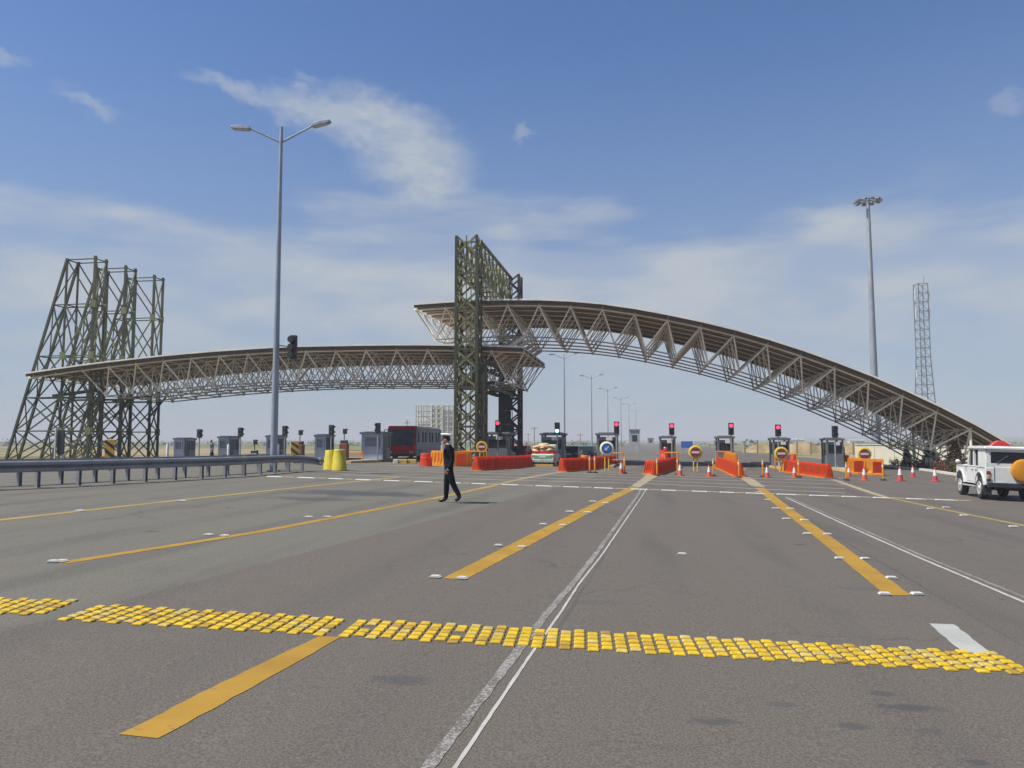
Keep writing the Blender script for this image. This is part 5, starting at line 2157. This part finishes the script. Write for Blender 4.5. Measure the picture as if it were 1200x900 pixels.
# ------------------------------------------------------------------ people
def person(label, loc, scale, pose, cloth, shoes, rz=0.0, cap=False, hair=True, name='person', trousers=None):
    """one skinned body; forward is -x"""
    J = pose
    vs_, es, rs = [], [], []

    def chain(pts, link=None):
        prev = link
        ids = []
        for (p, r) in pts:
            vs_.append(p)
            rs.append(r)
            i = len(vs_) - 1
            ids.append(i)
            if prev is not None:
                es.append((prev, i))
            prev = i
        return ids
    sp = chain([(J['pelvis'], (.165, .13)), (J['waist'], (.15, .125)), (J['chest'], (.185, .14)), (J['collar'], (.12, .10)), (J['neck'], (.062, .062)), (J['skull'], (.07, .08))])
    for s in ('L', 'R'):
        chain([(J['sh' + s], (.085, .085)), (J['el' + s], (.062, .062)), (J['wr' + s], (.045, .045)), (J['pa' + s], (.038, .03))], sp[2] if False else sp[3])
        chain([(J['hip' + s], (.115, .11)), (J['kn' + s], (.085, .085)), (J['an' + s], (.066, .066)), (J['to' + s], (.045, .05))], sp[0])
    me = bpy.data.meshes.new('body')
    me.from_pydata([tuple(v) for v in vs_], es, [])
    o = bpy.data.objects.new('body', me)
    COL.objects.link(o)
    sk = o.modifiers.new('skin', 'SKIN')
    for i, r in enumerate(rs):
        me.skin_vertices[0].data[i].radius = r
    me.skin_vertices[0].data[0].use_root = True
    sb = o.modifiers.new('sub', 'SUBSURF')
    sb.levels = sb.render_levels = 2
    dg = bpy.context.evaluated_depsgraph_get()
    ev = o.evaluated_get(dg)
    m2 = bpy.data.meshes.new_from_object(ev)
    bpy.data.objects.remove(o)
    # head with brow, nose, chin, ears and five-fingered hands, joined into the same mesh
    X = MB()
    for v in m2.vertices:
        X.v.append(v.co.copy())
    for p in m2.polygons:
        X.f.append(list(p.vertices))
        c = p.center
        low = min((Vector(J['an' + s]) - c).length for s in 'LR')
        kk = 0
        if c.z > J['neck'][2] - .01:
            kk = 1
        for s in 'LR':
            if (c - Vector(J['pa' + s])).length < .06:
                kk = 1
            if c.z < J['an' + s][2] + .02 and (c - Vector(J['an' + s])).length < .30:
                kk = 2
        if kk == 0 and c.z < J['pelvis'][2] - .06 and all((c - Vector(J['wr' + s])).length > .14 for s in 'LR'):
            kk = 3
        X.k.append(kk)
    h = Vector(J['head'])
    X.ball(h, .112, 16, 12, 1, (.92, .74, 1.12))
    X.ball(h + Vector((-.035, 0, -.065)), .07, 12, 8, 1, (.95, .8, .9))
    X.add([h + Vector(q) for q in ((-.10, -.012, .025), (-.10, .012, .025), (-.132, -.016, -.028), (-.132, .016, -.028), (-.098, 0, -.035))], [(0, 1, 3, 2), (2, 3, 4), (0, 2, 4), (1, 4, 3)], 1)
    for sy in (-1, 1):
        X.ball(h + Vector((.01, sy * .083, 0)), .03, 8, 6, 1, (.7, .35, 1.1))
        X.ball(h + Vector((-.092, sy * .032, .02)), .012, 8, 6, 4)
    X.box(tuple(h + Vector((-.094, 0, -.062))), (.012, .045, .010), 4)
    for s in 'LR':
        w, pa = Vector(J['wr' + s]), Vector(J['pa' + s])
        d = (pa - w).normalized()
        sy = -1 if s == 'L' else 1
        side = Vector((1, 0, 0)) - d * d.x
        side.normalize()
        for i, ln in enumerate((.062, .075, .078, .066)):
            b = pa + d * .03 + side * (-.030 + .02 * i)
            m_ = b + d * ln * .55 + Vector((0, -sy * .006, 0))
            e = m_ + d * ln * .4 + Vector((-.012, -sy * .02, 0))
            X.bar(b, m_, .0105, 6, 1, r1=.0095)
            X.bar(m_, e, .0095, 6, 1, r1=.007)
        b = pa - d * .01 - side * .03
        X.bar(b, b - side * .022 + d * .035, .012, 6, 1, r1=.010)
        X.bar(b - side * .022 + d * .035, b - side * .02 + d * .065, .010, 6, 1, r1=.007)
    root = thing(name, label, 'person', loc, rz)
    root.scale = (scale,) * 3
    X.build('body', [cloth, MAT['skin'], shoes, trousers or cloth, MAT['hair']], root, smooth=True)
    if cap:
        hh = h + Vector((-.005, 0, .075))
        mb = MB()
        mb.lathe([(.098, -.015), (.100, .028)], 20, c=tuple(hh))
        mb.build('cap_band', MAT['leather'], root, smooth=True)
        mb = MB()
        mb.lathe([(.100, .028), (.142, .050), (.145, .066), (.115, .082), (.01, .088)], 24, X=Matrix.Translation(hh) @ Matrix.Rotation(.10, 4, 'Y'))
        mb.build('cap_crown', MAT['cap_white'], root, smooth=True)
        mb = MB()
        pts = [(-.06 - .10 * sin(t), .085 * cos(t)) for t in [pi * i / 10 for i in range(11)]]
        mb.prism(pts, 'z', -.012, -.003, X=Matrix.Translation(hh) @ Matrix.Rotation(-.22, 4, 'Y'))
        mb.build('cap_peak', MAT['leather'], root)
    if hair:
        mb = MB()
        mb.ball(h + Vector((.022, 0, .025)), .112, 14, 10, 0, (.86, .78, 1.0))
        mb.build('hair', MAT['hair'], root, smooth=True)
    return root


walk = dict(pelvis=(0, 0, .96), waist=(.0, 0, 1.12), chest=(-.01, 0, 1.32), collar=(-.02, 0, 1.46), neck=(-.045, 0, 1.545), skull=(-.075, 0, 1.64), head=(-.088, 0, 1.665),
            shL=(-.005, -.185, 1.43), elL=(.12, -.225, 1.15), wrL=(.02, -.235, .92), paL=(-.02, -.235, .845),
            shR=(-.005, .185, 1.43), elR=(.06, .235, 1.14), wrR=(.0, .24, .90), paR=(-.02, .24, .83),
            hipL=(.0, -.095, .90), knL=(.11, -.095, .50), anL=(.30, -.10, .15), toL=(.17, -.10, .045),
            hipR=(-.02, .095, .90), knR=(-.07, .095, .49), anR=(-.085, .095, .085), toR=(-.29, .10, .04))
po = gp(526, 589)
person('uniformed person in a white topped cap walking left across the lanes', po, 1.06, walk, MAT['cloth_navy'], MAT['leather'], cap=True)
w2 = dict(walk)
p2 = at(248, 540, 62)
person('small person in a grey shirt and dark trousers walking beside the far left booths', ground(p2.x, p2.y, .0), 1.0, w2, MAT['cloth_grey'], MAT['cap_white'], trousers=MAT['cloth_navy'], rz=.3)


# ------------------------------------------------------------------ gate cabinets and other roadside boxes
def cabinet(label, px, py, d, h=1.1, m=None):
    p = at(px, py, d)
    t = thing('gate_cabinet', label, 'cabinet', ground(p.x, p.y, .0), RZ, 'gate cabinets on the left lanes')
    mb = MB()
    mb.box((0, 0, h / 2), (.62, .5, h))
    mb.build('case', m or MAT['cabinet'], t, bevel=.02)
    mb = MB()
    mb.box((0, 0, h + .13), (.5, .4, .26))
    mb.build('top_box', MAT['black'], t, bevel=.03)
    mb = MB()
    mb.bar((0, 0, h + .2), (0, 0, h + .75), .035, 8)
    mb.build('mast', MAT['black'], t)
    mb = MB()
    mb.box((.05, 0, h + .95), (.26, .34, .42))
    mb.box((.20, 0, h + 1.08), (.18, .3, .08))
    mb.build('camera_head', MAT['black'], t, bevel=.04)
    mb = MB()
    mb.box((0, -.255, h * .6), (.4, .02, .4))
    mb.build('door', MAT['booth_dark'], t)
    return t


cabinet('maroon gate cabinet with a black camera head right of the yellow barrels', 403, 541, 60, 1.5)
cabinet('dark gate cabinet with a camera head behind the hazard board by the lamp post', 351, 540, 60, 1.4)
cabinet('low dark gate cabinet between the second and third booth from the left', 298, 539, 64, .7, MAT['booth_dark'])
# yellow guard rails by the islands
def hoop(label, px, py, d, w=1.3, h=.9, m='plastic_amber'):
    p = at(px, py, d)
    t = thing('guard_hoop', label, 'barrier rail', ground(p.x, p.y, 0), RZ, 'amber guard hoops on the islands')
    mb = MB()
    mb.tube([(-w / 2, 0, 0), (-w / 2, 0, h), (w / 2, 0, h), (w / 2, 0, 0)], .05, 8)
    mb.build('hoop', MAT[m], t)
    mb = MB()
    mb.bar((-w / 2, 0, h * .5), (w / 2, 0, h * .5), .04, 8)
    mb.build('mid_rail', MAT[m], t)


hoop('amber guard hoop right of the maroon gate cabinet', 414, 540, 62, 1.6, .8)
hoop('amber guard hoop at the front portal column', 556, 541, 56, 1.8, 1.0)
hoop('amber guard hoop at the blue arrow sign stand', 718, 541, 58, 1.6, 1.0)
hoop('amber guard hoop before the middle booth', 787, 545, 57, 1.0, 1.1)
hoop('amber guard hoop under the right no entry sign', 921, 546, 56, 1.5, 1.1)
hoop('amber guard hoop before the booth right of the empty lane', 848, 543, 58, 1.1, 1.2)
# white and yellow kerb blocks in front of the bus
for i, (xa, xb, m, lab) in enumerate(((461, 467, 'kerb_white', 'white kerb block in front of the bus'), (467, 477, 'kerb_yellow', 'yellow kerb block in front of the bus, larger left one'), (477, 487, 'kerb_yellow', 'yellow kerb block in front of the bus, right one'))):
    a, b = gp(xa, 543), gp(xb, 543)
    mb = MB()
    mb.box((0, 0, .14), ((b - a).length - .02, .5, .32))
    o = mb.build('kerb_block', MAT[m], loc=(a + b) / 2, bevel=.03)
    tag(o, lab, 'kerb block')

# dark narrow panel and white pole by the towers
p = at(69, 527, 44)
t = thing('notice_panel', 'narrow dark panel with a white pole in front of the lattice towers', 'panel', ground(p.x, p.y))
mb = MB()
mb.box((.1, 0, 1.35), (.42, .06, 1.4))
mb.build('panel', MAT['dark_steel'], t, bevel=.01)
mb = MB()
mb.bar((-.18, -.06, 0), (-.18, -.06, 2.1), .05, 8)
mb.bar((.2, .06, 0), (.2, .06, 1.0), .04, 8)
mb.build('pole', MAT['white'], t, smooth=True)
for (px, lab) in ((196, 'white marker post left of the farthest left booth'), (267.5, 'white marker post at the booth beside the walking man'), (325.5, 'white marker post right of the tall lamp post base')):
    p = at(px, 535, 60)
    mb = MB()
    mb.lathe([(.10, 0), (.10, 1.35), (.06, 1.42)], 12)
    tag(mb.build('marker_post', MAT['white'], loc=ground(p.x, p.y), smooth=True), lab, 'post', 'white marker posts at the left booths')

# ------------------------------------------------------------------ right side: wall, conifers, globe lamps, planting
wa, wb = at(1003, 548, 74), at(1175, 548, 67)
wl = (wb - wa)
wl.z = 0
wdir = wl.normalized()
wall = thing('boundary_wall', 'long low cream wall behind the conifers on the right', 'wall', ground(wa.x, wa.y))
nseg = 7
segL = wl.length / nseg
for i in range(nseg):
    a = wa + wdir * (segL * i)
    c = wa + wdir * (segL * (i + .5))
    mb = MB()
    zt = 1.75 + G(wa.x, wa.y) - G(c.x, c.y)
    mb.box((0, 0, zt / 2 - .1), (segL - .02, .22, zt + .2))
    o = mb.build('wall_panel', MAT['wall_cream'], wall, loc=ground(c.x, c.y) - wall.location, bevel=.01)
    o.rotation_euler = (0, 0, atan2(wdir.y, wdir.x))
    mb = MB()
    mb.box((0, 0, zt + .05), (segL, .32, .09))
    o = mb.build('coping', MAT['kerb_white'], wall, loc=ground(c.x, c.y) - wall.location, bevel=.01)
    o.rotation_euler = (0, 0, atan2(wdir.y, wdir.x))


def foliage(mb, n, fn, size, rnd):
    for _ in range(n):
        p, s = fn()
        d = Vector((rnd.uniform(-1, 1), rnd.uniform(-1, 1), rnd.uniform(-.4, 1))).normalized()
        q = d.to_track_quat('Z', 'Y').to_matrix()
        w = size * s * rnd.uniform(.6, 1.3)
        vs_ = [p + q @ Vector(c) * w for c in ((-.5, 0, 0), (0, -.28, .06), (.5, 0, 0), (0, .28, .06))]
        mb.add(vs_, [(0, 1, 2, 3)])


def at_u(px, u):
    r = ray(px, 518)
    t = u / (r.x * RU.x + r.y * RU.y)
    return ground(r.x * t, r.y * t)


def conifer(label, px, py, d, h, r, m='conifer'):
    p = at_u(px, d)
    t = thing('conifer', label, 'conifer', ground(p.x, p.y), 0, 'conifers in front of the cream wall')
    mb = MB()
    mb.bar((0, 0, -.05), (0, 0, h * .8), .06, 7, r1=.02)
    for i in range(14):
        a, z = i * 2.4, h * (.1 + .055 * i)
        rr = r * (1 - z / h) * .9
        mb.bar((0, 0, z), (rr * cos(a), rr * sin(a), z + .12), .015, 5, r1=.006)
    mb.build('trunk', MAT['bark'], t)
    rnd = random.Random(int(px))

    def fn():
        z = rnd.random() ** 1.3
        a = rnd.uniform(0, 2 * pi)
        lump = 1 + .22 * sin(a * 3 + z * 9) + .15 * sin(a * 5 - z * 17)
        rr = r * (1 - z) ** .85 * lump * (rnd.random() ** .35) + .03
        return Vector((rr * cos(a), rr * sin(a), h * (.05 + .97 * z))), 1.0
    mb = MB()
    foliage(mb, 1500, fn, .17, rnd)
    mb.build('crown', MAT[m], t, fix=False)


conifer('small slender dark conifer left of the others before the cream wall', 1062, 546, 20.2, 2.0, .42)
conifer('wide dark conifer in the middle before the cream wall', 1089, 549, 20.2, 2.1, .85)
conifer('reddish brown conifer nearest the white jeep', 1119, 551, 20.0, 2.1, .85, 'shrub_red')


def globe(label, px, py, d):
    c = at(px, py, d)
    g0 = G(c.x, c.y)
    t = thing('globe_lamp', label, 'garden lamp', (c.x, c.y, g0), 0, 'white globe lamps in the planting')
    mb = MB()
    mb.bar((0, 0, 0), (0, 0, c.z - g0 - .1), .04, 8)
    mb.build('post', MAT['black'], t)
    mb = MB()
    mb.ball((0, 0, c.z - g0), .17, 14, 10)
    mb.build('globe', MAT['white'], t, smooth=True)


globe('white globe lamp beside the slender conifer', 1063.5, 539, 66)
globe('white globe lamp in front of the wide conifer', 1091.5, 540.5, 59)
globe('white globe lamp in front of the reddish conifer', 1122.5, 541, 53.5)
# small stone pillar in the planting
p = at_u(1087, 19.0)
t = thing('garden_pillar', 'small pale twin pillar in the planting by the wide conifer', 'pillar', ground(p.x, p.y))
for sx in (-.13, .13):
    mb = MB()
    mb.box((sx, 0, .42), (.16, .2, .84))
    mb.build('pillar', MAT['kerb_white'], t, bevel=.01)
mb = MB()
mb.box((0, 0, .88), (.5, .3, .08))
mb.build('cap', MAT['concrete'], t)
# low planting along the kerb: shrubs, each its own
shr = [(1047, 551, .45), (1056, 552, .42), (1066, 553, .4), (1076, 554, .5), (1083, 554.5, .36), (1100, 556, .5), (1108, 557, .45), (1116, 558, .5), (1126, 559, .5), (1104, 551, .5), (1034, 549, .4)]
proto = []
for v_ in range(3):
    rnd = random.Random(40 + v_)
    t = thing('shrub', 'x', 'shrub', (0, 0, 0), 0, 'low shrubs along the right kerb')
    mb = MB()
    for i in range(7):
        a = i * .9
        mb.bar((0, 0, 0), (.35 * cos(a), .35 * sin(a), .7), .015, 5, r1=.006)
    mb.build('stem', MAT['bark'], t)

    def fn():
        a, e = rnd.uniform(0, 2 * pi), rnd.random()
        r = (rnd.random() ** .4) * (1 + .25 * sin(3 * a + v_))
        return Vector((.75 * r * cos(a) * (1 - .3 * e), .75 * r * sin(a) * (1 - .3 * e), .08 + 1.1 * e * r)), 1.0
    mb = MB()
    foliage(mb, 420, fn, .2, rnd)
    mb.build('leaves', MAT[['shrub', 'conifer', 'shrub_red'][v_]], t, fix=False)
    proto.append(t)
names = ['greenish', 'dark', 'reddish']
use = [0, 0, 0]
for i, (px, py, s) in enumerate(shr):
    k = [0, 2, 0, 0, 1, 2, 2, 1, 0, 2, 1][i]
    o = proto[k] if not use[k] else copy_tree(proto[k])
    use[k] += 1
    p = at_u(px, 18.6 if i < 9 else 19.6)
    o.location = ground(p.x, p.y)
    o.rotation_euler = (0, 0, i)
    o.scale = (s * 1.2, s * 1.2, s * 1.25)
    o['label'] = '%s low %s shrub from the left in the planting behind the red cones' % (ORD[i] if False else ['', ''][0] or ORD[sum(1 for q in range(i) if [0, 2, 0, 0, 1, 2, 2, 1, 0, 2, 1][q] == k)], names[k])

# ------------------------------------------------------------------ background: scaffold frame, signs, huts, poles, trees
p = at(509, 530, 118)
q0, q1 = at(488, 475, 118), at(532, 475, 118)
t = thing('gantry_frame', 'cream lattice frame standing behind the bus', 'steel frame', ground(p.x, p.y))
Lw = q1.x - q0.x
Hh = q0.z - t.location.z
for i in range(8):
    x = -Lw / 2 + Lw * i / 7
    for y in (0, 3.0):
        bar_part('post', (x, y, 0), (x, y, Hh), .09 if i not in (3, 4, 5) else .14, MAT['scaffold'], t)
for j in range(7):
    z = Hh * (.32 + .68 * j / 6)
    for y in (0, 3.0):
        bar_part('rail', (-Lw / 2, y, z), (Lw / 2, y, z), .07, MAT['scaffold'], t)
for j in range(6):
    z0, z1 = Hh * (.32 + .68 * j / 6), Hh * (.32 + .68 * (j + 1) / 6)
    for i in (3, 4):
        x0, x1 = -Lw / 2 + Lw * i / 7, -Lw / 2 + Lw * (i + 1) / 7
        bar_part('brace', (x0, 0, z0), (x1, 0, z1), .10, MAT['scaffold'], t)
        bar_part('brace', (x1, 0, z0), (x0, 0, z1), .10, MAT['scaffold'], t)
bar_part('brace', (-Lw / 2, 0, Hh * .9), (-.2, 0, Hh * .66), .09, MAT['scaffold'], t)
for (x0, x1, za, zb) in ((1.0, 2.7, .44, .92), (1.2, 2.8, .05, .40), (-2.7, -.8, .42, .62)):
    mb = MB()
    mb.box(((x0 + x1) / 2, 1.4, Hh * (za + zb) / 2), (x1 - x0, .08, Hh * (zb - za)))
    mb.build('cladding_panel', MAT['mesh_panel'], t)

# blue direction sign far beyond
c = at(805, 521, 150)
g0 = G(c.x, c.y)
t = thing('direction_sign', 'small blue road sign far beyond the empty lane', 'road sign', (c.x, c.y, g0))
mb = MB()
mb.box((0, 0, c.z - g0), (2.3, .08, 1.3))
mb.build('panel', MAT['sign_blue'], t, bevel=.02)
mb = MB()
mb.bar((-.7, .08, 0), (-.7, .08, c.z - g0 + .4), .06, 6)
mb.bar((.7, .08, 0), (.7, .08, c.z - g0 + .4), .06, 6)
mb.build('post', MAT['pole'], t)

# far huts beside the road
for (px, py, d, w, h, lab) in ((744, 530, 150, 1.9, 4.1, 'narrow grey hut beside the far road'), (762.5, 521.8, 330, 2.6, 3.4, 'small grey hut at the far end of the road')):
    p = at(px, py, d)
    b = ground(p.x, p.y)
    t = thing('hut', lab, 'hut', b, RZ)
    mb = MB()
    mb.box((0, 0, h / 2 - .2), (w, 2.4, h + .4))
    mb.build('wall', MAT['hut'], t, bevel=.02)
    mb = MB()
    mb.box((0, 0, h + .1), (w + .3, 2.8, .2))
    mb.build('roof', MAT['booth_roof'], t)
    mb = MB()
    mb.box((0, -1.21, h * .62), (w * .5, .03, h * .3))
    mb.build('window', MAT['glass_dark'], t)
# far utility poles
for i, (px, yt, d, lab) in enumerate(((626, 500, 230, 'thin utility pole with a cross arm left of the pickup lane'), (680, 508, 260, 'thin utility pole beyond the dark cars'), (619, 508, 320, 'distant utility pole left of the cross armed one'))):
    p = at(px, yt, d)
    g0 = G(p.x, p.y)
    t = thing('utility_pole', lab, 'utility pole', (p.x, p.y, g0), 0, 'utility poles far behind the booths')
    mb = MB()
    mb.bar((0, 0, 0), (0, 0, p.z - g0), .2, 8, r1=.14)
    mb.build('pole', MAT['wood'], t)
    mb = MB()
    mb.box((0, 0, p.z - g0 - .5), (2.4, .16, .16))
    mb.build('cross_arm', MAT['wood'], t)
# fence of timber posts on the tan bank to the right
bankA, bankB = at(873, 533, 140), at(1000, 533, 130)
for i in range(9):
    p = bankA.lerp(bankB, i / 8)
    mb = MB()
    mb.box((0, 0, 1.0), (.28, .28, 2.2))
    tag(mb.build('fence_post', MAT['wood'], loc=ground(p.x, p.y)), '%s timber post from the left on the tan ground beyond the right booths' % ORD[i], 'post', 'timber posts on the tan ground')
# earth bank
mb = MB()
n = 90
rb = random.Random(3)
rowsb = [(0, 0), (2, .7), (4, 1.5), (7, 1.75), (10, 1.5), (14, .7), (18, 0)]
for i in range(n + 1):
    u = 13 + 40 * i / n
    v0 = 150 + 1.6 * sin(i * .21) + .5 * sin(i * .9)
    for (dv, h) in rowsb:
        x, y = xy(u, v0 + dv)
        e = min(1, i / 8, (n - i) / 8)
        mb.v.append(Vector((x, y, Guv(u, v0 + dv) - .08 + (h * (1 + .22 * sin(i * .33) + .15 * sin(i * .8 + dv)) + (rb.uniform(-.16, .16) if h else 0)) * e)))
for i in range(n):
    for j in range(len(rowsb) - 1):
        a = i * len(rowsb) + j
        mb.f.append([a, a + len(rowsb), a + len(rowsb) + 1, a + 1])
        mb.k.append(0)
MAT['bank'] = M('tan_bank_earth', (0.27, 0.205, 0.115), 0.95, 0, 0.25, .5, 0.3, dirt=(0.13, 0.13, 0.05), dirt_amt=.75, spec=.1)
mb.build('earth_bank', MAT['bank'], smooth=True)['kind'] = 'structure'

# far trees and shrubs along the horizon, one mass
rnd = random.Random(5)
mb = MB()
for i in range(700):
    az = rnd.uniform(-36, 36)
    d = rnd.choice([380, 520, 700, 900]) * rnd.uniform(.8, 1.2)
    if -2 < az - 11.5 < 2 and d < 900:
        continue
    x, y = d * sin(radians(az)), d * cos(radians(az))
    h = rnd.uniform(0.9, 2.4) * (1.0 if rnd.random() < .88 else 1.6)
    z = G(x, y) + hill_z(x, y)
    for _ in range(14):
        c = Vector((x + rnd.gauss(0, h * .6), y + rnd.gauss(0, h * .4), z + h * rnd.uniform(.1, .9)))
        r = h * rnd.uniform(.12, .3)
        qv = [c + Vector((rnd.uniform(-1, 1), rnd.uniform(-1, 1), rnd.uniform(-1, 1))) * r for _ in range(4)]
        mb.add(qv, [(0, 1, 2), (0, 2, 3), (0, 1, 3), (1, 2, 3)])
o = mb.build('far_trees', MAT['far_tree'], fix=False)
tag(o, 'scattered far trees and bushes along the horizon', None, kind='stuff')

# far low white buildings on the right
for i, (px, py, d, w, h) in enumerate(((926, 516.5, 700, 22, 4.0), (1003, 516, 800, 16, 3.5), (1098, 514, 620, 10, 3.2))):
    p = at(px, py, d)
    z = G(p.x, p.y) + hill_z(p.x, p.y)
    t = thing('farm_building', ['long white far building beyond the right no entry sign', 'white far building between the far right booth and the mast', 'small white far building left of the jeep roof'][i], 'building', (p.x, p.y, z))
    mb = MB()
    mb.box((0, 0, h / 2 - .5), (w, 8, h + 1))
    mb.build('wall', MAT['wall_cream'], t)
    mb = MB()
    mb.prism([(-4.4, h), (4.4, h), (0, h + 1.6)], 'x', -w / 2 - .3, w / 2 + .3)
    mb.build('roof', MAT['hut'], t)

# thin dusty air
mb = MB()
mb.box((0, 0, 22.0), (19000, 19000, 58))
hz = mb.build('haze', bpy.data.materials.new('haze_air'))
hz['kind'] = 'stuff'
hm_ = hz.data.materials[0]
hm_.use_nodes = True
hm_.node_tree.nodes.clear()
g = NT(hm_.node_tree)
ou = g.n('ShaderNodeOutputMaterial')
pv = g.n('ShaderNodeVolumePrincipled')
pv.inputs['Color'].default_value = (0.74, 0.77, 0.82, 1)
pv.inputs['Density'].default_value = 0.0007
pv.inputs['Anisotropy'].default_value = 0.0
g.link(pv.outputs[0], ou.inputs['Volume'])

for o in list(bpy.data.objects):
    if '_used' in o:
        del o['_used']
